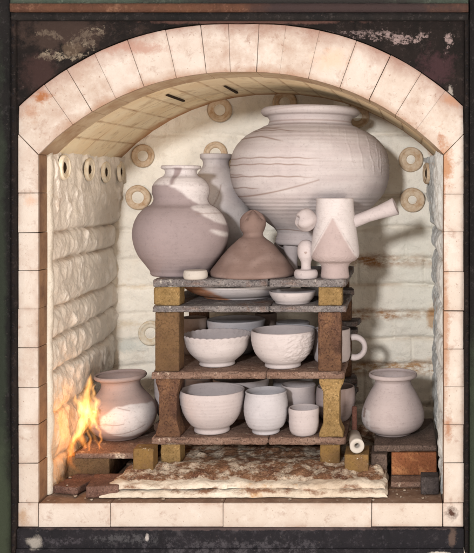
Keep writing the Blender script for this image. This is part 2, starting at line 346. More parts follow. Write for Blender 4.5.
def lathe(name, cx, Y, prof, base_z, m, parent=None, wall=2.0, floor=4.0, seg=112, nprof=90, disp=None, slip=None, line=None, ring=.25, closed=False, cy=None, rimwave=None, seed=0, wob=.35, tilt=0.):
    """a thrown pot. prof: (half width, height line) from the foot up to the lip, in centimetre-like units of its own depth;
       wall = thickness; the inside is turned too"""
    s = SC(Y); X = CAM[0] + (cx-PX)*s
    y0 = prof[0][1]
    pr = spline([(a, y0-b) for a, b in prof], nprof)          # r, z (both in units)
    no = len(pr)
    if closed:
        inner = np.zeros((0,2))
    else:
        T = np.gradient(pr, axis=0); T /= np.linalg.norm(T, axis=1)[:,None]+1e-9
        Nn = np.stack([-T[:,1], T[:,0]], 1)
        inn = pr + Nn*wall
        inn = inn[inn[:,1] > floor][::-1]
        inn = inn[inn[:,0] > .5]
        lip = pr[-1]; q = inn[0]
        mid = (lip+q)/2 + np.array([0, wall*.42])
        a1 = (lip*.8+mid*.45)/1.25; 
        inner = np.vstack([[ (lip*.62+mid*.38)+np.array([0,wall*.14])], [mid], [(q*.62+mid*.38)+np.array([0,wall*.14])], inn])
        last = inn[-1]
        inner = np.vstack([inner, [[last[0]*.6, floor*.95], [last[0]*.25, floor*.9]]])
    prf = np.vstack([[[pr[0][0]*.55, .25]], pr, inner])
    n = len(prf); th = np.linspace(0, 2*PI, seg, endpoint=False)
    R = np.repeat(prf[:,0][:,None], seg, 1); Z = np.repeat(prf[:,1][:,None], seg, 1); TH = np.repeat(th[None], n, 0)
    ph = rng.random()*6
    out = (np.arange(n) >= 1) & (np.arange(n) <= no)
    rr = .42*ring*(np.sin(Z*1.55+ph+.5*np.sin(TH)+1.3*np.sin(Z*.21+ph))+.8*np.sin(Z*.63+ph*2+.4*np.cos(TH+1)))*(.6+.5*np.sin(Z*.17+ph*3))*np.clip((Z-1)/4, 0, 1)
    R = R + np.where(out[:,None], rr*.5, rr*.25)
    R = R*(1+.004*wob*np.sin(2*TH+ph)+.003*wob*np.sin(3*TH+1.7*ph+Z*.05))
    U = R*np.cos(TH); W = R*np.sin(TH)
    v = y0-Z
    if rimwave is not None:
        top = pr[-1][1]; fz = np.clip((Z-top*.8)/(top*.2), 0, 1)
        Z = Z + rimwave(TH)*fz
    if disp is not None:
        dR = disp(U, v, TH, out[:,None]&(Z>-9)); f = 1+dR/np.maximum(R, 1); U = U*f; W = W*f
    front = W < 0
    sl = np.zeros_like(R) if slip is None else np.clip(slip(U, v, front, out[:,None]&(Z>-9)), 0, 1)
    ln = np.zeros_like(R) if line is None else np.clip(line(U, v, front, out[:,None]&(Z>-9)), 0, 1)
    for _ in range(2):
        sl = (sl+np.roll(sl,1,1)+np.roll(sl,-1,1))/3; sl[1:-1] = (sl[1:-1]+sl[2:]+sl[:-2])/3
    V = np.stack([U*s, W*s, Z*s], -1).reshape(-1, 3).tolist()
    Fc = []
    for i in range(n-1):
        a = i*seg; b = a+seg
        for j in range(seg):
            k = (j+1) % seg; Fc.append((a+j, a+k, b+k, b+j))
    V.append([0,0,.2*s]); c0 = len(V)-1
    for j in range(seg): Fc.append((c0, (j+1)%seg, j))
    zt = float(Z[-1].mean()); V.append([0,0,zt*s]); c1 = len(V)-1; a = (n-1)*seg
    for j in range(seg): Fc.append((a+j, a+(j+1)%seg, c1))
    me = mesh(name, V, Fc)
    attr(me, 'slip', np.concatenate([sl.ravel(), [0, sl[-1].mean()]])); attr(me, 'line', np.concatenate([ln.ravel(), [0,0]]))
    o = link(name, me, m, parent, (X, Y, base_z), True)
    if tilt: o.rotation_euler.y = tilt
    return o

def tube(name, pts, rads, m, parent=None, seg=32, loc=(0,0,0), hollow=0., cap=True, flat=(1,1), smooth=True, closed_ends=True):
    """swept round section along pts (world), as one mesh relative to loc"""
    pts = [Vector(p) for p in pts]; n = len(pts); V = []; Fc = []
    up = Vector((0,1,0)) if abs((pts[-1]-pts[0]).normalized().y) < .8 else Vector((0,0,1))
    rings = [(pts[i], rads[i], (pts[min(i+1,n-1)]-pts[max(i-1,0)]).normalized()) for i in range(n)]
    if hollow:
        p, r, t = rings[-1]
        rings.append((p+t*r*.06, r*.86, t)); rings.append((p, r*hollow*1.1, t)); rings.append((p-t*r*.5, r*hollow*.95, t)); rings.append((p-t*r*2.2, r*hollow*.8, t))
    for p, r, t in rings:
        a = t.cross(up).normalized(); b = t.cross(a).normalized()
        for j in range(seg):
            q = 2*PI*j/seg; V.append(p + a*(math.cos(q)*r*flat[0]) + b*(math.sin(q)*r*flat[1]) - Vector(loc))
    for i in range(len(rings)-1):
        for j in range(seg):
            k = (j+1)%seg; Fc.append((i*seg+j, i*seg+k, (i+1)*seg+k, (i+1)*seg+j))
    Fc.append(tuple(range(seg))[::-1]); Fc.append(tuple((len(rings)-1)*seg+j for j in range(seg)))
    me = mesh(name, V, Fc)
    if m and m.name.endswith('clay'): attr(me, 'slip', [0.]*len(V)); attr(me, 'line', [0.]*len(V))
    bm = bmesh.new(); bm.from_mesh(me); bmesh.ops.recalc_face_normals(bm, faces=bm.faces); bm.to_mesh(me); bm.free()
    return link(name, me, m, parent, (0,0,0), smooth)

def ring_mesh(R, r, h, seed=0):
    """flat ceramic anchor washer lying in XZ, facing -Y"""
    seg = 48; prof = [(R*.98,0),(R,-h*.35),(R*.96,-h*.75),(R*.88,-h*1.05),(R*.80,-h*.95),(R*.74,-h*.72),(R*.66,-h*.72),(r*1.25,-h*.82),(r*1.1,-h*.7),(r,-h*.45),(r*.96,-h*.0)]
    V=[];Fc=[]
    for (a,b) in prof:
        for j in range(seg):
            q=2*PI*j/seg; w=1+.012*math.sin(2*q+seed)+.005*math.sin(5*q+seed*2)
            V.append((a*w*math.cos(q), b, a*w*math.sin(q)))
    for i in range(len(prof)-1):
        for j in range(seg):
            k=(j+1)%seg; Fc.append((i*seg+j,(i+1)*seg+j,(i+1)*seg+k,i*seg+k))
    return V,Fc

# ------------------------------------------------------------------ THE KILN
HW = .5075; RI = .7275; RO = .8475; ZC = .35; XS = .5575
kiln = thing('kiln', 'open arched pottery kiln of pale bricks in a black steel frame', 'kiln')
zs = ZC + math.sqrt(RI**2-HW**2)
# arch of voussoirs
a0 = math.asin(HW/RI); zo = ZC + (XS/math.tan(a0))
edges = [-a0]
edges += [math.asin((x-241)/343) for x in (43,66,94,127,165,200,228,259,286,320,357,391,422,447)] + [a0]
hx = []
NB = len(edges)-1
for i in range(NB):
    a, b = edges[i], edges[i+1]
    def pt(t, r, y):
        k = min(1, max(0, (r-RI)/(RO-RI))) if y < .2 else 0
        r = r + (.004+.006*k)*math.sin(PI*min(1, abs(t)/a0))
        return (r*math.sin(t), y, ZC + r*math.cos(t))
    yy = .002*random.random()
    ra = RO
    A, B = pt(a, RO, 0), pt(b, RO, 0)
    def clip(t):
        # outer corner, cut off where the steel post stands
        if abs(t) < .7: return RO
        return min(RO, XS/abs(math.sin(t)))
    qa, qb = clip(a), clip(b)
    aS_ = math.asin(XS/(RO+.004))
    ts = [b-(b-a)*k/4 for k in range(5)]
    if i in (0, NB-1): ts = sorted(ts+[aS_ if i else -aS_], reverse=True)
    def oc(t):
        if abs(t) <= aS_+1e-6: return pt(t,RO,yy)
        q = pt(t,RO,yy); x = math.copysign(XS, t); u = (abs(t)-aS_)/(a0-aS_); zS = pt(aS_,RO,yy)[2]
        return (x, yy, zS+(zo-zS)*u)
    outer = [oc(t) for t in ts]
    fr_ = [pt(a+(b-a)*k/4,RI,yy) for k in range(5)] + outer
    h = fr_ + [(p[0],.115,p[2]) for p in fr_]
    hx.append(h)
arch = join_bricks('brick_arch', hx, M['front_brick'], kiln, bevel=.0016)
# jambs
def courses(ys): return [P(0,y,0)[2] for y in ys]
zo = ZC + (XS/math.tan(a0))                       # where the mitred skewback meets the post
for sx, ys in ((-1, (193,232.6,270.6,309,348,388,425,463.5,503)), (1, (194,232,272,311,349,387,425,463,503))):
    zz = courses(ys); hx = []
    xi, xo = sx*HW, sx*XS
    top = [(xi,0,zs),(xo,0,zo),(xo,.06,zo),(xi,.06,zs)]
    prev = top
    for z in zz:
        yy = .0015*random.random()
        cur = [(xi,yy,z),(xo,yy,z),(xo,.06,z),(xi,.06,z)]
        hx.append([*cur, *prev] if sx > 0 else [cur[1],cur[0],cur[3],cur[2],prev[1],prev[0],prev[3],prev[2]])
        prev = cur
    join_bricks('jamb', hx, M['front_brick'], kiln, bevel=.0014)
# sill
xs = [P(x,0,0)[0] for x in (18, 38, 110, 223, 372, 443, 463.5)]
join_bricks('sill', [hexbox(xs[i], xs[i+1], 0, .10, -.06, random.uniform(-.0015,0)) for i in range(6)], M['front_brick'], kiln, bevel=.0016)
# floor of bricks
hx = []
for j in range(6):
    x = -.56 - (j%2)*.11
    while x < .56:
        w = .226; hx.append(hexbox(max(x,-.56), min(x+w,.56), .101+j*.113, .101+(j+1)*.113, -.06, random.uniform(-.004,.001))); x += w
join_bricks('floor', hx, M['floor_brown'], kiln, bevel=.003, jit=.0015)
# vault tiles
hx = []; YB = .70
rows = ((.002+.115,.30),(.30,.50),(.50,.715))
for j, (ya, yb) in enumerate(rows):
    n = 16; off = 0
    ee = [-a0-.03] + [-a0 + 2*a0*(i+off)/n for i in range(1, n)] + [a0+.03]
    for a, b in zip(ee[:-1], ee[1:]):
        r = RI + ya*.026; r2_ = RI + yb*.026; o2 = .05
        gapa = 0
        hx.append([pt(a,r,ya), pt(b,r,ya), pt(b,r2_,yb), pt(a,r2_,yb), pt(a,r+o2,ya), pt(b,r+o2,ya), pt(b,r2_+o2,yb), pt(a,r2_+o2,yb)])
vault = join_bricks('vault', hx, M['vault'], kiln, bevel=.0014, gap=.0007, jit=.0004)
V=[];Fc=[]
for i in range(41):
    t_ = -a0-.03+(2*a0+.06)*i/40
    V += [pt(t_,RI+.008,.12), pt(t_,RI+.026,.713)]
for i in range(40): Fc.append((2*i,2*i+2,2*i+3,2*i+1))
dk = NT('joint_soot', .95, .05); dk.col((.16,.09,.05))
link('joint_filling', mesh('joint_filling', V, Fc), dk.m, vault)
# two open joints between vault tiles: dark strips painted in for their shade
dk = NT('hollow_shade', .9, .1); dk.col((.03,.017,.010)); M['hollow_shade'] = dk.m  # near-black colour for the shade in slots and ring holes
for ang, ya, yb in ((-.335, .22, .42), (-.135, .30, .50)):
    V=[pt(ang-.006,RI-.0035+ya*.026,ya),pt(ang+.006,RI-.0035+ya*.026,ya),pt(ang+.005,RI-.0035+yb*.026,yb),pt(ang-.005,RI-.0035+yb*.026,yb)]
    V+= [pt(ang-.006,RI+.004,ya),pt(ang+.006,RI+.004,ya),pt(ang+.005,RI+.004,yb),pt(ang-.005,RI+.004,yb)]
    link('open_joint', mesh('open_joint', V, [(0,1,2,3),(0,4,5,1),(1,5,6,2),(2,6,7,3),(3,7,4,0),(4,7,6,5)]), M['hollow_shade'], vault)

# back wall: fibre blocks, gently pillowed
def cell(v, cuts):
    for i in range(len(cuts)-1):
        if cuts[i] <= v < cuts[i+1]: return i, (v-cuts[i])/(cuts[i+1]-cuts[i])
    return 0, 0.
def backpt(x, z):
    cz = [-.1,.07,.205,.29,.375,.465,.552,.65,.755,.96,1.2]
    i, t = cell(z + .006*math.sin(x*9+1.3) + .008*mn.noise(Vector((x*6,0,z*2))), cz)
    edge = min(t, 1-t)*(cz[i+1]-cz[i])
    d = (.020 if x > .1 else .010)*math.exp(-(edge/.008)**2)*(.45+.55*(mn.noise(Vector((x*5,i*3.1,0)))*.5+.5))
    if x > .15 and z < .75:
        u = ((x - .34 + i*.06) % .22)/.22; e2 = min(u,1-u)*.22; d += .007*math.exp(-(e2/.004)**2)
    return YB + d - .006*mn.noise(Vector((x*4,1,z*5))) - .006*fbm((x,0,z), 16, 5)
nx, nz = 260, 260
xs_ = np.linspace(-.62,.62,nx); zs_ = np.linspace(-.06,1.13,nz)
V = [(x, backpt(x,z), z) for z in zs_ for x in xs_]
Fc = [(j*nx+i, j*nx+i+1, (j+1)*nx+i+1, (j+1)*nx+i) for j in range(nz-1) for i in range(nx-1)]
# a back skin so that the wall has its real thickness
b0 = len(V)
V += [(-.62,.80,-.06),(.62,.80,-.06),(.62,.80,1.13),(-.62,.80,1.13)]
bl, br, tr, tl = 0, nx-1, nz*nx-1, (nz-1)*nx
Fc += [(b0,b0+3,b0+2,b0+1),(bl,b0,b0+1,br),(br,b0+1,b0+2,tr),(tr,b0+2,b0+3,tl),(tl,b0+3,b0,bl)]
bme = mesh('back_wall', V, Fc)
def crv(x,z):
    cz = [-.1,.07,.205,.29,.375,.465,.552,.65,.755,.96,1.2]
    i, t = cell(z + .006*math.sin(x*9+1.3) + .008*mn.noise(Vector((x*6,0,z*2))), cz)
    e = min(t,1-t)*(cz[i+1]-cz[i]); return math.exp(-(e/.004)**2)*(.9 if x > .12 else .35)*min(1,max(0,.5+1.6*mn.noise(Vector((x*7,i*2.3,1)))))
attr(bme, 'crease', [crv(v[0],v[2]) for v in V[:nx*nz]]+[0.]*4)
back = link('back_wall', bme, M['back_fibre'], kiln, smooth=True)

# side walls
rowsz = [-.06,.075,.20,.31,.397,.477,.598,.672,.905]
def sidept(y, z, sx):
    i, t = cell(z + .010*mn.noise(Vector((y*5,sx*3,z*3))), rowsz)
    w = rowsz[i+1]-rowsz[i]; e = min(t,1-t)*w
    bul = .014*(1-math.exp(-(e/.006))) + .004*math.sin(t*PI)
    if i == 7: bul = bul + .006
    lump = .0085*fbm((y*1.2+i*3, sx*2, z*.8), 19, 5) + .008*max(0, mn.noise(Vector((y*30+z*8, i*5.3, z*20)))) + .005*mn.noise(Vector((y*9, i*2., z*9)))
    fr = min(1, max(0, (y-.058)/.03))
    k = .022 if sx < 0 else .02
    x = .522 + .018*y - (bul*1.0 + lump)*(.35+.65*fr) 
    if sx < 0: x += max(0, y-.3)*.04
    else: x -= .004+ max(0, y-.3)*.01 
    if i == 7: x -= max(0, y-.45)*.10*t          # the top module leans in at the back corner
    return sx*x
for sx in (-1, 1):
    ny, nz = 190, 280
    ysl = np.linspace(.0625,.73,ny); zsl = np.linspace(-.06,.888,nz)
    V = [(sidept(y,z,sx), y, z) for z in zsl for y in ysl]
    Fc = [((j*ny+i, j*ny+i+1, (j+1)*ny+i+1, (j+1)*ny+i)) for j in range(nz-1) for i in range(ny-1)]
    if sx < 0: Fc = [f[::-1] for f in Fc]
    # closed front, top and back of the blanket
    b0 = len(V); X = sx*.60
    colf = [j*ny for j in range(nz)]; colb = [j*ny+ny-1 for j in range(nz)]
    for j in range(nz): V.append((X, .0625, zsl[j]))
    for j in range(nz): V.append((X, .73, zsl[j]))
    for j in range(nz-1):
        Fc.append((colf[j], b0+j, b0+j+1, colf[j+1])); Fc.append((colb[j], b0+nz+j, b0+nz+j+1, colb[j+1]))
        Fc.append((b0+j, b0+nz+j, b0+nz+j+1, b0+j+1))
    Fc.append(tuple([(nz-1)*ny+i for i in range(ny)] + [b0+2*nz-1, b0+nz-1]))
    me = mesh('side_wall', V, Fc)
    def crs(y,z):
        i, t = cell(z + .010*mn.noise(Vector((y*5,sx*3,z*3))), rowsz); e = min(t,1-t)*(rowsz[i+1]-rowsz[i]); return .8*math.exp(-(e/.005)**2)
    attr(me, 'crease', [crs(v[1],v[2]) for v in V[:ny*nz]]+[0.]*(len(V)-ny*nz))
    bm = bmesh.new(); bm.from_mesh(me); bmesh.ops.recalc_face_normals(bm, faces=bm.faces); bm.to_mesh(me); bm.free()
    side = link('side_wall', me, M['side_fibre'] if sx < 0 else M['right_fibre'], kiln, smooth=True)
    if sx < 0: left = side
    else: right = side
# pale blanket strip tucked behind the left jamb
V=[];Fc=[];n=90
for i in range(n):
    z=-.0+.885*i/(n-1); w=.012*mn.noise(Vector((0,3,z*14)))+.004*mn.noise(Vector((1,3,z*50)))
    for (x,y) in ((-.525,.061),(-.5045+w*.25,.0612),(-.500+w*.5,.066),(-.498+w*.6,.075),(-.501+w*.6,.084),(-.525,.086)): V.append((x,y,z))
for i in range(n-1):
    for k in range(5): Fc.append((i*6+k,i*6+k+1,(i+1)*6+k+1,(i+1)*6+k))
link('blanket_edge', mesh('blanket_edge', V, Fc), M['strip_fibre'], kiln, smooth=True)

# anchor rings
def add_ring(loc, R, r, mt, parent, rot=(0,0,0), seed=0, core=True):
    V,Fc = ring_mesh(R, r, .010, seed)
    o = link('anchor_ring', mesh('anchor_ring', V, Fc), mt, parent, loc, True); o.rotation_euler = (rot[0]+.05*math.sin(seed*2.3), rot[1]+seed, rot[2]+.05*math.sin(seed*1.7))
    if core:   # plug of fibre pressed into the hole, dark where it stands for shade
        V=[(0,-.007,0)];Fc=[]
        for a,b in ((.35,-.0035),(.7,-.002),(1.03,.001)):
            for j in range(24):
                q=2*PI*j/24; V.append((r*a*math.cos(q), b-.004+.0012*mn.noise(Vector((math.cos(q)*a*4,seed,math.sin(q)*a*4))), r*a*math.sin(q)))
        for j in range(24):
            k=(j+1)%24; Fc.append((0,1+j,1+k))
            for i in range(2): Fc.append((1+i*24+j,1+(i+1)*24+j,1+(i+1)*24+k,1+i*24+k))
        link('plug', mesh('plug', V, Fc), core, o, (0,0,0), True)
    return o
for i, (px, py, rp, ri, mt, cm) in enumerate(((143,156,11.2,6.2,'ring','white_fibre'),(138,197.5,12,7,'ring','white_fibre'),(215.5,153.5,11.5,6.5,'ring','white_fibre'),(220,110,12,6.6,'ring','white_fibre'),
        (285,103,12,6.5,'ring','white_fibre'),(357,116,12,6,'ring','back_fibre'),(411,159.5,12,5.2,'ring','back_fibre'),(412.5,200,12,5,'ring','white_fibre'),(151,333,12,6.5,'ring_pale','back_fibre'))):
    x,y,z = P(px,py,.695)
    add_ring((x, min(backpt(x+a_,z+b_) for a_ in (-.03,0,.03) for b_ in (-.03,0,.03))-.001, z), rp*SC(.7)*1.04, ri*SC(.7)*.86, M[mt], back, seed=i, core=M[cm])
for i, (y, z) in enumerate(((.14,.842),(.355,.842),(.52,.838),(.655,.842))):
    add_ring((sidept(y,z,-1)+.004, y, z), .034, .015, M['ring_pale'], left, (0,0,PI/2-.0), seed=i+20, core=M['hollow_shade'])  # dark plugs stand in for shade inside the ring holes
x = sidept(.60,.835,1); add_ring((x-.004,.60,.835), .034, .018, M['ring'], right, (0,0,-PI/2+.25), seed=33, core=M['hollow_shade'])
x = sidept(.56,.70,1)

# steel frame
def plate(name, m, x0,x1,y0,y1,z0,z1, parent=kiln, b=.0012, amp=.0010):
    o = rough_box(name, x0,x1,y0,y1,z0,z1, m, parent, r=b, res=.012, amp=amp, ns=12)
    for v in o.data.vertices: v.co += o.location
    o.location = (0,0,0)
    return o
# spandrel plate with the arch cut out
V=[];Fc=[]; n=80; ztop=P(0,18,-.01)[2]+.01
aS = math.asin(XS/(RO+.004))
pts=[(-XS,zo)]+[(p_[0], p_[2]) for p_ in (pt(t,RO,0) for t in np.linspace(-aS,aS,n))]+[(XS,zo)]
for (x,z) in pts:
    w = .0015*mn.noise(Vector((x*30,0,z*30)))
    for y in (-.004,.03): V.append((x,y,z+.001+w)); V.append((x,y,ztop))
m_=len(pts)
for i in range(m_-1):
    a=i*4;b=a+4
    Fc += [(a,b,b+1,a+1),(a+2,a+3,b+3,b+2),(a,a+2,b+2,b)]
link('spandrel_plate', mesh('spandrel_plate', V, Fc), M['spandrel'], kiln)
for sx in (-1, 1):
    xa = XS+.001; xb = XS+.012
    a, b = (xa, xb) if sx > 0 else (-xb, -xa)
    plate('frame_angle', M['spandrel'], a, b, -.014, .06, -.12, 1.26)
    a, b = (xb+.001, .98) if sx > 0 else (-.98, -xb-.001)
    plate('frame_post', M['post_steel'], a, b, -.022, .06, -.40, 1.45)
    for k in range(40):
        z = -.10 + k*.034
        xx = sx*(XS+.0065) + random.uniform(-.001,.001)
        V=[];Fc=[]
        rr=.0024
        for i,(q,h) in enumerate(((1,0),(.85,-.0012),(.45,-.002))):
            for j in range(10): V.append((rr*q*math.cos(j*PI/5), h, rr*q*math.sin(j*PI/5)))
        for i in range(2):
            for j in range(10): Fc.append((i*10+j,i*10+(j+1)%10,(i+1)*10+(j+1)%10,(i+1)*10+j))
        Fc.append(tuple(20+j for j in range(10)))
        link('rivet', mesh('rivet',V,Fc), M['base_steel'], kiln, (xx,-.0145,z), True)
zl = [P(0,y,-.02)[2] for y in (20,12.5,4,-60)]
plate('lintel_lip', M['lintel_black'], -.567, .567, -.020, .03, zl[0], zl[1])
plate('lintel_band', M['lintel_rust'], -.567, .567, -.028, .03, zl[1]+.0005, zl[2])
plate('lintel_plate', M['lintel_green'], -.567, .567, -.024, .03, zl[2]+.0005, zl[3])
plate('base_angle', M['base_steel'], -.5565, .5565, -.010, .10, -.40, -.0615)
plate('base_angle_lip', M['base_steel'], -.5565, .5565, -.016, -.0105, -.40, P(0,549,-.016)[2])

# ------------------------------------------------------------------ floor things
def bx(px0, px1, py_top, py_bot, Y, depth, z0=None, z1=None):
    s = SC(Y); x0 = P(px0,0,Y)[0]; x1 = P(px1,0,Y)[0]
    if z1 is None: z1 = P(0,py_top,Y)[2]
    if z0 is None: z0 = P(0,py_bot,Y)[2]
    return x0, x1, Y, Y+depth, z0, z1
def B(name, label, cat, m, dims, group=None, **k):
    o = rough_box(name, *dims, m, **k); tag(o, label, cat, group); return o
# fibre pad under the shelves: white below, crusted above
def pad():
    o = thing('fibre_pad', 'thick scorched fibre pad with flaky rust brown top under the shelf stack', 'insulation pad', (0,.25,0))
    x0, x1 = -.368, .366
    def surf(u, v, off, amp):
        # u 0..1 across, v 0..1 front to back
        return 0
    nx_, ny_ = 240, 90
    def build(name, zb, zt, m, fx, yfront, inset):
        V=[];Fc=[]
        for j in range(ny_+1):
            for i in range(nx_+1):
                u=i/nx_; v=j/ny_
                yf = yfront + (.006+inset*.9)*mn.noise(Vector((u*9,inset*50,1)))+(.003+inset*.45)*mn.noise(Vector((u*40,inset*50,1)))
                y = yf + (.58-yf)*v**1.3
                xl = x0+inset + .06*v + .008*mn.noise(Vector((1,v*9,inset*60))); xr = x1-inset*.5 - .0*v + .008*mn.noise(Vector((4,v*12,inset*60)))
                x = xl+(xr-xl)*u
                e = min(u*(xr-xl), (1-u)*(xr-xl), (y-yf))
                rnd = 1-math.exp(-e/.006)
                z = zb + (zt(x,y)-zb)*(.25+.75*rnd)
                V.append((x,y-.25,z))
        W = nx_+1
        for j in range(ny_):
            for i in range(nx_): Fc.append((j*W+i,j*W+i+1,(j+1)*W+i+1,(j+1)*W+i))
        b0=len(V)
        per=[i for i in range(W)]+[j*W+nx_ for j in range(1,ny_+1)]+[ny_*W+i for i in range(nx_-1,-1,-1)]+[j*W for j in range(ny_-1,0,-1)]
        for k in per: V.append((V[k][0],V[k][1],zb))
        L=len(per)
        for k in range(L): Fc.append((per[k],b0+k,b0+(k+1)%L,per[(k+1)%L]))
        return link(name, mesh(name,V,Fc), m, o, smooth=True)
    zt1 = lambda x,y: .0185 + .005*fbm((x,y,0),12,4) + .003*math.sin(x*9)
    zt2 = lambda x,y: (.033 + .014*min(1,max(0,(y-.07)/.08)) + (.010*fbm((x,y,3),16,5) + .003*fbm((x,y,5),55,4))*(1 if y < .17 or y>.24 else .6)) 
    build('white_layer', .0015, zt1, M['pad_fibre'], 0, .035, 0)
    build('upper_white_layer', .019, lambda x,y: .0315 + .006*fbm((x,y,7),20,4), M['pad_fibre'], 0, .050, .007)
    build('crust_layer', .020, zt2, M['crust'], 0, .078, .016)
    return o
pad()
# front left support blocks and slab
B('prop_block', 'short grey brown support block behind the flame, under the slab', 'kiln prop', M['prop_tan'], bx(68,109,457,481,.17,.20,z0=.001), amp=.003, seed=3)
B('kiln_slab', 'flaky brown slab carrying the vase beside the flame', 'kiln slab', M['shelf_brown'], (-.470,-.275,.15,.45,.0655,.080), amp=.003, chips=.01, seed=5, ns=25)
B('prop_block', 'dark yellow block at the foot of the stack, right of the flame', 'kiln prop', M['prop_flaked'], bx(133,153,449,468,.125,.05,z0=.034), amp=.002, seed=8)
B('prop_block', 'half hidden ochre block below the middle of the left slab', 'kiln prop', M['prop_yellow'], bx(112,131,458,470,.36,.05,z0=.030,z1=.065), amp=.002, seed=9)
B('floor_brick', 'reddish grey brick lying flat in front of the flame', 'brick', M['red_brick'], (-.405,-.325,.035,.14,.0015,.030), amp=.002, seed=10, rz=.12)
B('floor_brick', 'dark reddish brick beside the left wall below the flame', 'brick', M['red_brick'], (-.485,-.415,.06,.17,.0015,.020), amp=.003, seed=11, rz=-.25)
# right hand side
B('kiln_slab', 'dark brown slab under the right hand vase', 'kiln slab', M['slab_dark'], (*[P(x,0,.17)[0] for x in (374,437)], .17,.46,.0785,.0950), amp=.002, chips=.006, seed=12)
B('firebrick', 'bright orange brick under the slab by the right wall', 'brick', M['orange_brick'], (P(391.5,0,.165)[0], .496, .165,.28,.017,.0775), amp=.0015, seed=13)
B('hearth_slab', 'dull brown slab under the bright orange brick', 'kiln slab', M['shelf_brown'], (P(391,0,.15)[0], .500, .11,.32,.0015,.0160), amp=.002, seed=14)
B('floor_brick', 'small dark grey brick with a white fleck in the right front corner', 'brick', M['grey_brick'], (P(421,0,.06)[0], P(439,0,.06)[0], .058,.105,.0015,.045), amp=.001, seed=15)
B('prop_block', 'dark flaky block left of the orange brick', 'kiln prop', M['slab_dark'], (P(371,0,.14)[0], P(387,0,.14)[0], .15,.24,.036,.0775), amp=.003, seed=16, chips=.01)
B('prop_block', 'ochre block holding up the little white tube', 'kiln prop', M['prop_flaked'], bx(344.5,368.5,455,477,.125,.09,z0=.030), amp=.002, seed=17)
zb = P(0,455,.125)[2]
t = tube('tube', [(0,.09,.0215),(0,.02,.0215),(0,-.004,.0215),(0,-.012,.0212)], [.0165,.018,.019,.0195], M['bisque'], None, 40, hollow=.36)
t.name = 'ceramic_tube'; xt = P(356.5,0,.13)[0]; t.location = (xt,.145,zb-.0002); t.rotation_euler.z=.12
tag(t, 'little white ceramic tube lying on a block, open end to the front', 'ceramic tube')
for n_ in ('slip','line'): attr(t.data, n_, [0.]*len(t.data.vertices))
B('clay_rod', 'thin red clay rod standing behind the little white tube', 'rod', M['rod_red'], (P(352,0,.27)[0],P(357,0,.27)[0],.262,.276,.047,.178), amp=.001, r=.004)
# crumbs
def crumb(x,y,z,s,k,lab,grp):
    bm=bmesh.new(); bmesh.ops.create_icosphere(bm,subdivisions=2,radius=s)
    for v in bm.verts:
        v.co *= 1+.45*mn.noise(v.co*(1.2/s)+Vector((k,0,0))); v.co.z*=.55
    me=bpy.data.meshes.new('brick_crumb'); bm.to_mesh(me); bm.free()
    o=link('brick_crumb', me, M['rubble'], None, (x,y,z+s*.3)); o.rotation_euler.z=k
    return tag(o, lab, 'crumb', grp)
spots_=[(-.46,.07),(-.43,.045),(-.40,.03),(-.445,.20),(-.38,.02),(-.20,.022),(-.05,.018),(.12,.022),(.27,.02),(.39,.06),(.41,.09),(.40,.04),(.455,.03),(-.475,.13),(-.31,.022),(.33,.018)]
for i,(x,y) in enumerate(spots_):
    if x < -.36: l,g = 'small pale crumb of brick on the hearth floor left of the pad','crumbs left of the pad'
    elif x < .37: l,g = 'small pale crumb of brick on the ledge in front of the pad','crumbs in front of the pad'
    else: l,g = 'small pale crumb of brick on the hearth floor right of the pad','crumbs right of the pad'
    z0 = .0
    if -.485<x<-.415 and .06<y<.17: z0=.020
    if .385<x and y>.1: z0=.016
    crumb(x,y,z0+.001,random.uniform(.0025,.005),i*1.7,l,g)

# ------------------------------------------------------------------ the shelf stack
YF = .174; s0 = SC(YF)
Z1, Z2, Z3, Z4 = .5415, .470, .2924, .1146
TH = (.0205,.0165,.019,.019)
def XF(px): return P(px,0,YF)[0]
shelves = ((Z1,TH[0],153,269.5,346,'shelf_grey','topmost grey shelf, left slab, under the double bulge jar','topmost grey shelf, right slab, under the pot with the pipe handle'),
           (Z2,TH[1],152.5,269,346,'shelf_grey','second shelf down, left slab, under the plate with the orange patch','second shelf down, right slab, under the little shallow dish'),
           (Z3,TH[2],151.5,266,344,'shelf_brown','third shelf down, left slab, under the scalloped bowl','third shelf down, right slab, under the rough sided bowl'),
           (Z4,TH[3],151.5,268,346,'shelf_brown','bottom shelf of the stack, left slab, under the wide bowl','bottom shelf of the stack, right slab, under the round cup and small cup'))
for i,(z,th,a,b,c,m,l1,l2) in enumerate(shelves):
    for x0,x1,l,k in ((a,b-.25,l1,0),(b+.25,c,l2,1)):
        yf = YF + random.uniform(-.004,.003)
        B('kiln_shelf', l, 'kiln shelf', M[m], (XF(x0),XF(x1),yf,.60,z-th,z), r=.0014, amp=.0030, ns=30, chips=.016, res=.0045, seed=i*3+k,
          shape=(lambda v,hx,hy,h: Vector((v.x-.035*min(1,max(0,(v.y+.12)/.06))*(1 if v.x < -hx*.6 else 0)*(abs(v.x)/hx-.6)/.4, v.y, v.z))) if (i==3 and k==0) else None)
def waist(k, f=.2):
    def sh(v,hx,hy,h):
        t=v.z/h; e=min(t,1-t)
        q=1-k*min(1,max(0,(e-.08)/f))**.8 if e>.08 else 1
        v=v.copy(); v.x*=q; return v
    return sh
def prop(label, mat, x0,x1, z0,z1, shape=None, Y=None, dep=.06, seed=0, amp=.0018, grp=None):
    Y = YF+.006 if Y is None else Y
    return B('kiln_prop', label, 'kiln prop', M[mat], (P(x0,0,Y)[0],P(x1,0,Y)[0],Y,Y+dep,z0,z1), amp=amp, ns=35, shape=shape, seed=seed, r=.0016, res=.0035, chips=.008, group=grp)
U1,U2,U3,U4 = Z1-TH[0],Z2-TH[1],Z3-TH[2],Z4-TH[3]
prop('short ochre block under the left end of the topmost shelf','prop_yellow',153.5,179.5,Z2,U1,seed=1)
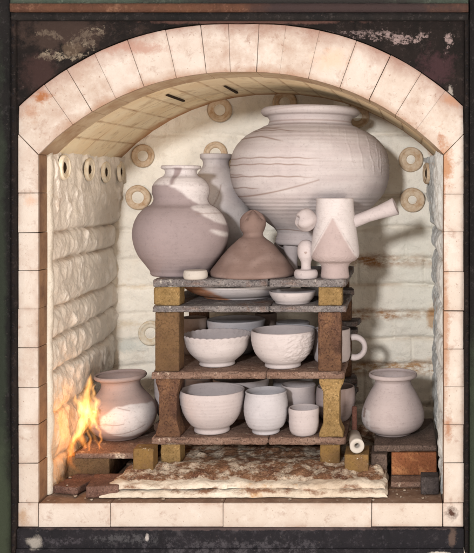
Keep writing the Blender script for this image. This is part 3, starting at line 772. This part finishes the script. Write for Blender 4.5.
prop('short ochre block under the right end of the topmost shelf','prop_yellow',318.5,342,Z2,U1,seed=2)
prop('tall tan straight prop at the left between second and third shelf','prop_tan',155,179,Z3,U2,seed=3)
prop('tall dark brown straight prop at the right between second and third shelf','prop_brown',318,341,Z3,U2,seed=4)
prop('brown waisted prop at the left between third and bottom shelf','prop_brown',155.5,180,Z4,U3,waist(.28),seed=5)
prop('ochre waisted prop at the right between third and bottom shelf','prop_yellow',319,343.5,Z4,U3,waist(.34,.16),seed=6)
prop('small yellow block under the left end of the bottom shelf','prop_yellow',160.5,180,.043,U4,seed=7)
prop('small yellow block with white flakes under the right end of the bottom shelf','prop_flaked',320,340,.043,U4,seed=8)
for (z0,z1,n_) in ((Z2,U1,'topmost'),(Z3,U2,'second'),(Z4,U3,'third'),(.040,U4,'bottom')):
    for x0,x1,sd in ((-.255,-.20,'left'),(.185,.24,'right')):
        B('kiln_prop', 'dark prop at the back %s corner under the %s shelf' % (sd, n_), 'kiln prop', M['prop_brown'], (x0,x1,.53,.585,z0,z1), amp=.002, r=.004, res=.008)
# ragged offcuts piled at the right behind the front props
cuts_ = [(290,353,.05),(321.5,359,.062),(329.5,357,.058),(379,356,.06),(386,355.5,.062),(392.5,356,.058)]
offs = ('highest of the dark offcuts jutting out behind the right props','upper of the two dark offcuts jutting out just above the mug handle','lower of the two dark offcuts jutting out just above the mug handle',
        'upper of three dark offcuts jutting out above the pinkish cup','middle of three dark offcuts jutting out above the pinkish cup','lowest of three dark offcuts jutting out above the pinkish cup')
for i,(py,px,w) in enumerate(cuts_):
    Y=.44+.01*(i%3); z=P(0,py,Y)[2]; x1=P(px,0,Y)[0]
    B('shelf_offcut', offs[i], 'shelf offcut', M['shelf_grey'], (x1-w,x1,Y,Y+.09,z-.0155,z-.001), amp=.004, ns=18, chips=.02, seed=40+i, rz=random.uniform(-.12,.12))
    # little props that carry them
zz_=[(U2,P(0,321.5,.45)[2]-.001),(P(0,329.5,.46)[2]-.016,Z3),(P(0,379,.44)[2]+0.0,U3),(P(0,392.5,.46)[2]-.016,Z4)]
cl=('highest','second highest','third highest','lowest')
for i,(zt,zb_) in enumerate(zz_):
    lo,hi=min(zt,zb_),max(zt,zb_)
    B('kiln_prop', '%s dark prop carrying the offcuts behind the right props' % cl[i], 'kiln prop', M['prop_brown'], (.215,.252,.465,.51,lo,hi), amp=.002, r=.004, res=.008)

# ------------------------------------------------------------------ pots
sm = lambda x,a,b: np.clip((x-a)/(b-a),0,1)
nzc = np.vectorize(lambda a,b,c: mn.noise(Vector((a,b,c))))
def POT(name, label, cat, *a, group=None, **k):
    return tag(lathe(name, *a, **k), label, cat, group)

# double-bulge jar
def jar_slip(u,v,fr,out):
    n = nzc(u*.09, v*.09, 0*u)*5 + nzc(u*.3,v*.3,0*u+2)*1.6
    a = (v+n*.6 < 190 + np.where(u < 0, 0, 0) + sm(u,-5,22)*17) & (u > -30)
    a = a & ~((v > 189+n*.5) & (u < -6+n*.3))
    drip = (np.abs(u-(-3+ (188-v)*.25+n*.25)) < 3.0-(v-178)*.12) & (v > 172) & (v < 189)
    b = ((u-41)/17)**2 + ((v-221-(u-41)*.55)/5.5)**2 < 1+n*.08
    b2 = ((u-31)/14)**2 + ((v-212.5-(u-31)*.15)/3.6)**2 < 1+n*.1
    b3 = ((u-42)/7)**2 + ((v-236-(u-42)*.5)/2.4)**2 < 1+n*.2
    m = np.where(a & ~drip, .85, 0.); m = np.where((b|b2|b3), .95, m)
    m = np.where(v < 178, .55, m) if False else m
    return np.where(fr & out, m, .35*(v<200))
def jar_line(u,v,fr,out):
    l = np.exp(-((v-(216.8+.004*(u-33)**2))/.55)**2)*(u>22)*(u<42)
    patch = (((u-45)/8)**2+((v-262-(45-u)*.7)/3.0)**2 < 1+nzc(u*.3,v*.3,0*u)*1.2)*.55
    drip = (np.abs(u-(-1.5+(188-v)*.25)) < 1.6)*(v>174)*(v<189)*.22
    return (l*.6+patch+drip)*fr*out
POT('gourd_jar','pinkish double bulge jar with white slip running down its right shoulder','jar',
    181,.305,[(28,279),(29.5,277.8),(30,275),(33,270.5),(42,258),(46.5,245),(47,234),(43.5,222),(36,212.5),(28.5,207.5),(26.8,204),(28.3,196),(27.6,190),(22.5,183.2),(16.3,179),(15.4,176.2),(16.6,173.8),(19.2,172.8),(19.8,171.3),(19.3,170.2)], Z1, M['mauve_clay'],
    seg=220, nprof=190, slip=jar_slip, line=jar_line, ring=.16)
# vase behind it
def v2_line(u,v,fr,out):
    c = -4+ (v-215)*.0
    l = np.exp(-((u-(6-12*np.exp(-((v-228)/17)**2)+ (v-196)*.08)-4)/.7)**2)*(v>196)*(v<262)
    return l*.75*fr*out
POT('tall_vase','narrow necked white vase standing behind the pinkish double bulge jar','vase',
    216,.552,[(22,279),(23,276),(30,262),(34.5,244),(35,228),(32,211),(26,196),(15.8,182),(12.8,176),(13.5,172),(15.5,170),(16,166.5)], Z1, M['white_clay'],
    line=v2_line, seg=160, nprof=140, slip=lambda u,v,fr,out: .4+.6*(nzc(u*.06,v*.06,0*u)>0))
# big pot on its stilts
Yb=.45; sb=SC(Yb); zfoot=P(0,243.5,Yb)[2]
def big_disp(u,v,TH,out):
    d = 0*u
    for (u0,v0,v1,sl) in ((-2,128,146,.02),(12,128,158,.1),(22,127,150,.18),(36,130,170,.28),(47,130,172,.22),(57,136,176,.22),(66,140,174,.1),(70,150,176,.05),(30,130,141,.2)):
        uu = u0+(v-v0)*sl+ .5*np.sin(v*.35+u0)
        d += .5*np.exp(-((u-uu)/.55)**2)*np.clip((v-v0)/2,0,1)*np.clip((v1-v)/3,0,1)*(TH>PI)
    d += .6*np.clip(nzc(u*.8,v*.8,0*u),0,1)*(u>58)*(v>140)*(v<178)*(TH>PI)
    return d*out
def big_line(u,v,fr,out):
    L = 0*u
    for (v0,u0,u1,c,w) in ((140.5,-66,-16,.0,.5),(160.5,-79,22,.01,.42),(166.5,-79,14,.01,.42),(178,-79,16,.0,.42),(176.0,-79,-56,.0,.35),(188.5,-75,-40,.0,.4),(131,-56,-20,.03,.5),(133.5,-52,-5,.05,.4)):
        t_ = (u-u0)/(u1-u0)
        vv = v0 + 3.5*(np.clip(t_,0,1)-.4)**2 - .6 + c*(u-u0)*.4 + .3*np.sin(u*.35)
        if v0 == 140.5: vv = 141-1.5*np.sin(np.clip(t_,0,1)*2.2)+np.clip(t_-.5,0,1)*12
        L = L + np.exp(-((v-vv)/(w*1.3))**2)*(u>u0)*(u<u1)*np.clip((1-t_)*4,0,1)
    t_ = (u+66)/(82.); vv = 196.5 - 1*t_ - 15*np.clip(t_,0,1)**1.7
    L = L + np.exp(-((v-vv)/.75)**2)*(u>-72)*(u<16)*(1-.45*np.clip(t_,0,1))
    vv = 229.5-.035*(u+33)-1.0*np.sin((u+33)*.15); L = L + np.exp(-((v-vv)/.5)**2)*(u>-36)*(u<6)
    L = L + .55*np.exp(-((v-123)/.8)**2) + .3*np.exp(-((v-126.2-.01*u**2*.1)/.7)**2)*(u<20)
    L = L + .30*np.exp(-((v-(109.5-.09*(u-8)))/.45)**2)*(u>-36)*(u<40)
    sc = nzc(u*.12, v*1.6, 0*u+5); L = L + .16*np.clip(sc-.25,0,1)*(u<10)
    return np.clip(L*1.25,0,1.15)*fr*out
def big_slip(u,v,fr,out): return .35+.45*np.clip(nzc(u*.03,v*.12,0*u)*2,-1,1)
POT('great_pot','very large round white pot with scratched lines and drips, above the pinkish lid','large pot',
    310.5,Yb,[(a,b+(243.5-b)*.026) for a,b in [(34,243.5),(35,242),(34.5,238),(33,233),(34.5,229.5),(43,222),(55,212),(65,202.5),(74,191),(78.6,177),(79,164),(76.5,150),(69.5,139),(59,130.5),(48,125),(42,121.5),(41,117.5),(42.5,114.5),(47,112.5),(49,109.8),(48.2,106.6),(46.8,105.6)]], zfoot, M['white_clay'],
    seg=480, nprof=360, wall=3.2, floor=6, disp=big_disp, line=big_line, slip=big_slip, ring=1.0, wob=.5)
stl=('squat white stand under the big pot, left of the round headed stopper','white stand under the big pot, hidden at the back left','white stand under the big pot, hidden at the back right')
for i,(px,Y) in enumerate(((292,.402),(283,.50),(335,.50))):
    h=(zfoot+.0006-Z1)/SC(Y)
    POT('pot_stand', stl[i], 'pot stand', px,Y,[(6.0,h),(6.0,h-1),(5.4,h*.7),(6.2,h*.45),(8.2,h*.15),(8.6,1.2),(8.3,0)], Z1, M['white_clay'], closed=True, ring=.05, nprof=40, seg=64)
# round headed stopper
POT('round_stopper','small white round headed stopper standing between the lid and the handled pot','stopper',
    306,.213,[(11,281),(11.3,280.2),(11.3,274),(10.4,272.8),(5.4,272),(4.8,268.5),(5.2,265),(7.8,259.5),(8.6,254),(7.5,247.5),(4.5,243.8),(.6,242.5)], Z1, M['white_clay'], closed=True, ring=.08, nprof=80,
    line=lambda u,v,fr,out: ((u-.5)**2/2.2+(v-255)**2/1.6<1)*.8*fr*out)
POT('clay_disc','little flat white disc at the foot of the double bulge jar','clay disc',
    195.5,.196,[(11,281.5),(11.6,280.5),(11.7,275),(11.2,273.4),(8,272.8),(.6,272.7)], Z1, M['bisque'], closed=True, ring=.03, nprof=30)
# conical lid
def lid_disp(u,v,TH,out):
    v=281-(281-v)/.925
    k = np.clip((226-v)/12,0,1)*(v<229)
    return (1.5*k*np.sin(4*TH+.8)-1.6*np.exp(-((v-219)/1.5)**2)*(np.abs(np.sin(2*TH+.8))<.35))*out + .6*nzc(u*.12,v*.12,0*u)*out
def lid_slip(u,v,fr,out): return .6*np.clip(nzc(u*.08,v*.12,0*u)*1.6+.15,0,1)*(v>236)
POT('conical_lid','brownish pink cone shaped lid with a bud shaped knob, under the big pot','lid',
    252.8,.285,[(a,281-(281-b)*0.925) for a,b in [(41,281),(42.3,279.8),(42.6,277.6),(41.3,274.8),(37.5,269),(28.5,257),(20,246.8),(13.5,241),(10.5,238.3),(9.8,236),(11.8,231.5),(13,226),(12,220.5),(9.8,216.8),(6.5,213.6),(2.8,211),(.5,210)]], Z1, M['brown_clay'], closed=True, seg=180, nprof=160,
    disp=lid_disp, slip=lid_slip, ring=.12, line=lambda u,v,fr,out: (.5*np.exp(-((v-236.5)/.8)**2)+.25*((u+2)**2/20+(v-224)**2/10<1))*out)
# pot with pipe handle
Yp=.215; sp_=SC(Yp)
root = thing('handled_pot','white pot with a pipe handle pointing right and a bud on its left','pot', (CAM[0]+(335-PX)*sp_,Yp,Z1))
def hp_slip(u,v,fr,out):
    n = nzc(u*.2,v*.2,0*u)*1.3
    top = 221 + np.abs(u+1)*1.75*(1+.0*u) + n
    inside = (v > top) & (v < 300)
    rim = np.abs(v-(top-1.5)) < 1.3
    return np.where(fr & inside & ~rim & out, 0., 1.)
def hp_disp(u,v,TH,out):
    return out*(.5*np.exp(-((v-(220+np.abs(u+1)*1.75))/1.0)**2)*(TH>PI)*(v<256) + .5*nzc(u*.8,v*.8,0*u)*(v>259)*(v<268))
b = lathe('body',335,Yp,[(13.3,282),(14,281),(13.6,275),(13.6,270.5),(15.5,267),(21.5,263.5),(24,259.5),(24.2,254),(23.3,246),(21,229),(19.2,214),(18.6,206.5),(18.7,203)], Z1, M['pink_clay'], slip=hp_slip, disp=hp_disp, seg=200, nprof=170, ring=.10, wall=2.2)
b.parent=root; b.location=(0,0,0)
def pin(px,py,Y): 
    p=Vector(P(px,py,Y)); return p
tube('pipe_handle', [pin(348,224,Yp),pin(356,221,Yp),pin(368,216.2,Yp-.002),pin(380,212,Yp-.006),pin(390,208.5,Yp-.009),pin(395.5,206.3,Yp-.011)], [x*sp_ for x in (7,6.2,5.9,6.8,8.2,9.0)], M['white_clay'], root, 40, loc=root.location, hollow=.55)
# the bud: a short closed spout with folded petals
V=[];Fc=[];sg=48
ax = (pin(300,219,Yp-.035)-pin(320,219,Yp-.01)).normalized(); o0=pin(319,220,Yp-.01)
u_=ax.cross(Vector((0,0,1))).normalized(); w_=ax.cross(u_).normalized()
pr_=spline([(5,0),(5.5,3),(8.5,7),(10.8,12),(10.6,17),(8.2,21),(5.2,22.8),(3.2,21.2),(1.2,19)],40)
for (r_,h_) in pr_:
    for j in range(sg):
        q=2*PI*j/sg; f=1+.07*math.sin(4*q+h_*.18)*min(1,h_/9)
        V.append(o0+ax*(h_*sp_*(1+.03*math.sin(3*q)))+(u_*math.cos(q)+w_*math.sin(q))*(r_*f*sp_)-root.location)
for i in range(len(pr_)-1):
    for j in range(sg):
        k=(j+1)%sg; Fc.append((i*sg+j,i*sg+k,(i+1)*sg+k,(i+1)*sg+j))
Fc.append(tuple((len(pr_)-1)*sg+j for j in range(sg)))
me=mesh('bud_spout',V,Fc); attr(me,'slip',[0.]*len(V)); attr(me,'line',[0.]*len(V))
link('bud_spout',me,M['white_clay'],root,smooth=True)

# level 2
def plate_slip(u,v,fr,out): return ((u < -22+(v-290)*1.6+nzc(u*.2,v*.3,0*u)*3)&(v<303))*.9*fr + 0*u
POT('shallow_plate','wide white plate with an orange brown patch, on the second shelf','plate',
    239,.40,[(34,302.5),(35,301.5),(42,299),(52,293.5),(56.5,289.8)], Z2, M['rust_clay'], slip=plate_slip, wall=2, floor=2.5, seg=140)
POT('shallow_dish','small shallow white dish on the right of the second shelf','dish',
    292.8,.250,[(17,306.5),(17.5,305.5),(20,302.5),(22.8,297.5),(23.4,295.6)], Z2, M['white_clay'], wall=1.7, floor=2.2, slip=lambda u,v,fr,out:.5+0*u)
POT('shallow_dish','white dish rim showing behind the small dish on the second shelf','dish',
    321,.45,[(14,305.5),(15,304.5),(19,300),(22.5,294.5),(23,292.5)], Z2, M['cool_clay'], wall=1.7, floor=2.2)
# level 3
POT('scalloped_bowl','white bowl with a scalloped rim on the left of the third shelf','bowl',
    217.3,.278,[(a,372-(372-b)*0.93) for a,b in [(16.5,372),(17.6,371),(17.2,368.5),(20,365.5),(26,359.5),(30,352.5),(32,345.5),(34.2,340.2)]], Z3, M['white_clay'], wall=2.0, floor=5, seg=220, nprof=100, ring=.2,
    rimwave=lambda th: .75*np.abs(np.sin(th*15))-.3, slip=lambda u,v,fr,out: np.where(out,.7,.0)+0*u)
def tex_disp(u,v,TH,out):
    a=np.clip(sm(u,-2,8),0,1)*(v>338)*(v<364)*(TH>PI)
    return out*a*(1.3*np.clip(nzc(u*.22+v*.1,v*.30,0*u),-.2,.6)+.5*np.clip(nzc(u*.7,v*.7,0*u+3),-.2,1))
POT('rough_bowl','deep white bowl with a rough relief patch on its side, third shelf','bowl',
    283,.255,[(17,373),(18,372),(17.6,369.8),(21.5,366.2),(27.5,359),(30.8,350),(31.8,342),(31.6,337.2)], Z3, M['white_clay'], wall=2.1, floor=5, seg=260, nprof=150, disp=tex_disp, slip=lambda u,v,fr,out: np.where(out,.5,0)+0*u)
POT('cereal_bowl','greyish white bowl behind the scalloped bowl','bowl',
    236,.468,[(15,362),(16,361),(22,353),(27,340),(29,329.5)], Z3, M['cool_clay'], floor=4)

POT('tumbler','greyish cup behind the rough sided bowl','cup',
    293,.545,[(11,350),(12,349),(15,342),(16.4,330),(16.8,324.5)], Z3, M['cool_clay'], floor=4)
POT('side_bowl','grey bowl rim between the rough sided bowl and the cup behind it','bowl',
    291,.420,[(14,358),(15,357),(21,349),(24,338),(24.5,331)], Z3, M['cool_clay'], floor=4)
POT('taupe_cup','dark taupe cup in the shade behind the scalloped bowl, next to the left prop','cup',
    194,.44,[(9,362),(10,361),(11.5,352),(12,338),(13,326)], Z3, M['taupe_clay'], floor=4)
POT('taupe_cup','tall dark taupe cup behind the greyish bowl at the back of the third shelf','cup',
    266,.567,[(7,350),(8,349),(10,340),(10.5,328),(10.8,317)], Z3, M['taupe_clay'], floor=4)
# mug
Ym=.33; sm_=SC(Ym); root=thing('mug','white mug half behind the dark prop, its round handle to the right','mug',(CAM[0]+(332-PX)*sm_,Ym,Z3))
b=lathe('body',332,Ym,[(15,366),(16.5,365),(18,361),(18.4,350),(18.2,338),(18.3,334)],Z3,M['white_clay'],wall=1.8,floor=4); b.parent=root; b.location=(0,0,0)
hpts=[];hr=[]
for k in range(25):
    a=-1.9+3.8*k/24
    hpts.append(pin(356.0+10.3*math.cos(a)-1.5, 347.2-10.2*math.sin(a), Ym)); hr.append((2.6+.7*abs(a)/1.9)*sm_)
tube('handle', hpts, hr, M['white_clay'], root, 20, loc=root.location, flat=(1,1.25))
# level 4
POT('wide_bowl','wide white bowl on the left of the bottom shelf','bowl',
    212,.245,[(16,439),(17.4,438),(17.2,434.8),(21.5,430.5),(28,420.5),(31.3,409.5),(32.3,400),(31.8,397.5)], Z4, M['white_clay'], wall=2, floor=5, seg=160, nprof=110, tilt=.012)
POT('round_cup','round bellied white cup in the middle of the bottom shelf','cup',
    266,.232,[(12.5,438.5),(13.6,437.5),(13.6,435.5),(17.5,431.5),(21,423),(22,413),(21,403.5),(20.3,399),(20.6,397.6)], Z4, M['cool_clay'], wall=1.8, floor=5, seg=140, nprof=110)
POT('small_cup','smallest cream white cup, at the front right of the bottom shelf','cup',
    304,.215,[(10.5,438.3),(12,437.2),(14,434),(15,428),(15,420),(15.4,413.6),(15.2,412)], Z4, M['white_clay'], wall=1.5, floor=4, seg=110)
POT('middle_cup','white cup behind the smallest cream cup','cup',
    298.5,.345,[(10,430),(12,429),(15.5,421),(16.3,410),(16.2,399),(17.2,393)], Z4, M['white_clay'], wall=1.6, floor=4)
POT('grey_bowl','shaded grey bowl at the back of the bottom shelf behind the cups','bowl',
    293,.48,[(12,424),(13,423),(18,413),(19.8,398),(20.3,386)], Z4, M['cool_clay'], floor=4)
POT('back_bowl','low white bowl rim showing between the wide bowl and the round cup','bowl',
    241,.415,[(16,426),(17,425),(22,415),(26.5,400),(28,388.5)], Z4, M['white_clay'], floor=4)
POT('back_bowl','white bowl rim showing behind the left side of the wide bowl','bowl',
    198,.43,[(9,426),(10,425),(13,415),(15.5,400),(16,388.5)], Z4, M['white_clay'], floor=4)
POT('pink_cup','pinkish cup with a dark stripe behind the waisted ochre prop','cup',
    335.5,.37,[(12,429),(13,428),(17.5,421),(20,411),(19.8,402),(18.8,396)], Z4, M['pink_clay'], wall=1.7, floor=4, line=lambda u,v,fr,out: ((u>4)&(u<11))*.45*out*(v<423))
POT('straight_cup','white cup half hidden behind the brown waisted prop','cup',
    169.5,.40,[(9,430),(10,429),(13.5,420),(14.6,405),(15.2,388)], Z4, M['white_clay'], floor=4)

# the two free standing vases
def lv_slip(u,v,fr,out):
    v=443.5-(443.5-v)/.895
    n=nzc(u*.12,v*.12,0*u)*3
    return np.where((((u-17)/28)**2+((v-420)/17)**2 < 1+n*.08)&(v>402-.12*u+n*.2), 1., 0.)*fr*out
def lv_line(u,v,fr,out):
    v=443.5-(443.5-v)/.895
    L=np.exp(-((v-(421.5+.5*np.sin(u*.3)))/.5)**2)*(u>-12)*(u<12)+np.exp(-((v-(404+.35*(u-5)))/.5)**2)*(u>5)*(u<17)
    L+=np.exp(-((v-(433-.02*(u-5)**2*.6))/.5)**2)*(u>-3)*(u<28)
    for v0 in (414,420,426.5,433): L=L+.85*np.exp(-((v-v0-.10*(u+20))/1.1)**2)*(u<-13+.15*(v0-414))*(u>-35)  # flame's reflection on the vase, painted as stripes
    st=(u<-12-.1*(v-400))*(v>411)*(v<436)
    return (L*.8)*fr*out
def lv_mix(u,v,fr,out): return lv_slip(u,v,fr,out)
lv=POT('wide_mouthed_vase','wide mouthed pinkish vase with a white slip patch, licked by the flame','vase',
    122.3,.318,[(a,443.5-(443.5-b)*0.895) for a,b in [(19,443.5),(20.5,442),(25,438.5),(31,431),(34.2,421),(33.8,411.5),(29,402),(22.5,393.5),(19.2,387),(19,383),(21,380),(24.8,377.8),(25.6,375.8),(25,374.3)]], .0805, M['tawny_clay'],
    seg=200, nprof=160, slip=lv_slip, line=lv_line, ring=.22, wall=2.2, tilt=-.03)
def rv_slip(u,v,fr,out):
    v=441.5-(441.5-v)/.885
    n=nzc(u*.3,v*.3,0*u)*2
    return ((np.abs(u+27)<4.5+n*.5)*(v>412)*(v<434+n)*(u<-20))*.95*fr*out + .0
def rv_line(u,v,fr,out):
    v=441.5-(441.5-v)/.885
    L=(np.abs(u+28.5+(v-420)*.1)<1.0)*(v>411)*(v<421)*.9+(np.abs(u+25.5)<.8)*(v>424)*(v<430)*.5
    L=L+((u+17)**2/22+(v-429.5-(u+17)*-.1)**2/2.2<1)*.35
    return L*fr*out
POT('pear_shaped_vase','pale pinkish pear shaped vase standing alone by the right wall','vase',
    393,.302,[(a,441.5-(441.5-b)*0.885) for a,b in [(18.5,441.5),(20,440),(26,436),(30.8,428),(31.3,420),(28.3,408),(22.5,394.5),(18.4,386),(17.9,383),(20,380),(23.6,378),(24.2,376.2),(23.7,374.6)]], .0955, M['pink_clay'],
    seg=200, nprof=160, slip=lambda u,v,fr,out: np.clip(rv_slip(u,v,fr,out)+.32,0,1), line=rv_line, ring=.24, wall=2.2)

# ------------------------------------------------------------------ flame
def flame_mat(name, c1, c2, k):
    m=bpy.data.materials.new(name); m.use_nodes=True; t=m.node_tree; t.nodes.clear()
    out=t.nodes.new('ShaderNodeOutputMaterial'); em=t.nodes.new('ShaderNodeEmission'); t.links.new(em.outputs[0], out.inputs['Volume'])
    co=t.nodes.new('ShaderNodeTexCoord'); mp=t.nodes.new('ShaderNodeMapping'); mp.inputs['Scale'].default_value=(1,1,.35); t.links.new(co.outputs['Object'],mp.inputs[0])
    n=t.nodes.new('ShaderNodeTexNoise'); n.inputs['Scale'].default_value=62; n.inputs['Detail'].default_value=3; n.inputs['Distortion'].default_value=.8; t.links.new(mp.outputs[0],n.inputs['Vector'])
    r=t.nodes.new('ShaderNodeMapRange'); r.inputs[1].default_value=.40; r.inputs[2].default_value=.60; r.inputs[3].default_value=.18*k; r.inputs[4].default_value=k; t.links.new(n.outputs[0],r.inputs[0])
    t.links.new(r.outputs[0], em.inputs['Strength'])
    mx=t.nodes.new('ShaderNodeMix'); mx.data_type='RGBA'; mx.inputs[6].default_value=(*c2,1); mx.inputs[7].default_value=(*c1,1)
    sx=t.nodes.new('ShaderNodeSeparateXYZ'); t.links.new(co.outputs['Object'],sx.inputs[0])
    r2=t.nodes.new('ShaderNodeMapRange'); r2.inputs[1].default_value=.05; r2.inputs[2].default_value=.17; t.links.new(sx.outputs[2],r2.inputs[0])
    t.links.new(r2.outputs[0], mx.inputs[0]); t.links.new(mx.outputs[2], em.inputs['Color'])
    return m
M['flame']=flame_mat('flame',(1.,.43,.095),(1.,.25,.03),50.)
M['flame_soft']=flame_mat('flame_soft',(1.,.42,.10),(1.,.27,.04),16.)
M['flame_core']=flame_mat('flame_core',(1.,.58,.20),(1.,.40,.10),52.)
Yf=.185; fx,fy,fz=P(80,472,Yf)
fl=thing('flame','orange yellow flame licking up beside the left vase','flame',(fx,Yf,fz))
def tongue(pts, rads, seg=20, dy=0.):
    sp3=spline([(a,b) for a,b in pts], 40); rr=np.interp(np.linspace(0,1,40), np.linspace(0,1,len(rads)), rads)
    w=[Vector(P(a+.8*math.sin(i*.5+dy*90),b,Yf+dy)) for i,(a,b) in enumerate(sp3)]
    for k, mt in ((1.,'flame'),(1.55,'flame_soft'),(.5,'flame_core')):
        tube('tongue' if k == 1. else ('glow' if k > 1 else 'core'), w, [max(.04,r*k*(1+.10*math.sin(i*.55+dy*50+k)))*SC(Yf) for i,r in enumerate(rr)], M[mt], fl, seg, loc=fl.location, flat=(.75,1))
tongue([(86,448),(80,436),(83,424),(88,408),(85,396),(90,384),(90.5,373)],[2,4.5,7,8.5,6.5,4,.3],dy=0)
tongue([(96,428),(93,416),(84,410),(77,402),(75,394)],[1,5,6.5,4,.3],dy=.004)
tongue([(86,477),(80,471),(74,464),(70.5,452),(74,440),(80,428),(82,418)],[.6,3,4,3.6,4,3],dy=-.008)
tongue([(99,452),(98,444),(93,434),(92,424),(90,412)],[.3,1.6,2.4,3,2],dy=-.01)
tongue([(103,452),(100,446),(101,436),(97,426)],[.2,1.3,1.6,1.4],dy=-.014)
tongue([(84,468),(86,456),(90,442),(88,430)],[.2,1.2,1.8,1.2],dy=-.012)
tongue([(94,412),(96,402),(93,392),(95,384)],[3,3.8,2.4,.3],dy=.006)
ld=bpy.data.lights.new('flame_light','POINT'); ld.energy=.42; ld.color=(1,.40,.09); ld.shadow_soft_size=.045
lo=bpy.data.objects.new('flame_light',ld); C.objects.link(lo); lo.location=P(84,425,Yf-.03)

# ------------------------------------------------------------------ light
ld=bpy.data.lights.new('flash_lamp','AREA'); ld.shape='DISK'; ld.size=.27; ld.energy=114; ld.color=(1,.98,.96)
lo=bpy.data.objects.new('flash_lamp',ld); C.objects.link(lo); lo.location=(-.33,-3.50,1.32)
d=Vector((0,.3,.55))-lo.location; lo.rotation_euler=d.to_track_quat('-Z','Y').to_euler()
ld=bpy.data.lights.new('soft_fill','AREA'); ld.shape='DISK'; ld.size=1.8; ld.energy=104; ld.color=(1,.90,.78)
lo=bpy.data.objects.new('soft_fill',ld); C.objects.link(lo); lo.location=(2.25,-3.3,.05)
d=Vector((-.3,.5,.65))-lo.location; lo.rotation_euler=d.to_track_quat('-Z','Y').to_euler()
w=bpy.data.worlds.new('World'); S.world=w; w.use_nodes=True
bg=w.node_tree.nodes['Background']; bg.inputs[0].default_value=(1,.82,.66,1); bg.inputs[1].default_value=.95
# ------------------------------------------------------------------ camera
cd=bpy.data.cameras.new('camera'); cam=bpy.data.objects.new('camera',cd); C.objects.link(cam); S.camera=cam
cam.location=CAM; cam.rotation_euler=(PI/2,0,0)
cd.sensor_fit='AUTO'; cd.sensor_width=36; cd.lens=F/553*36
cd.shift_x=-(PX-237)/553; cd.shift_y=-(276.5-PY)/553; cd.clip_end=100; cd.clip_start=.05
S.view_settings.view_transform='Standard'; S.view_settings.look='None'; S.view_settings.exposure=0; S.view_settings.gamma=1
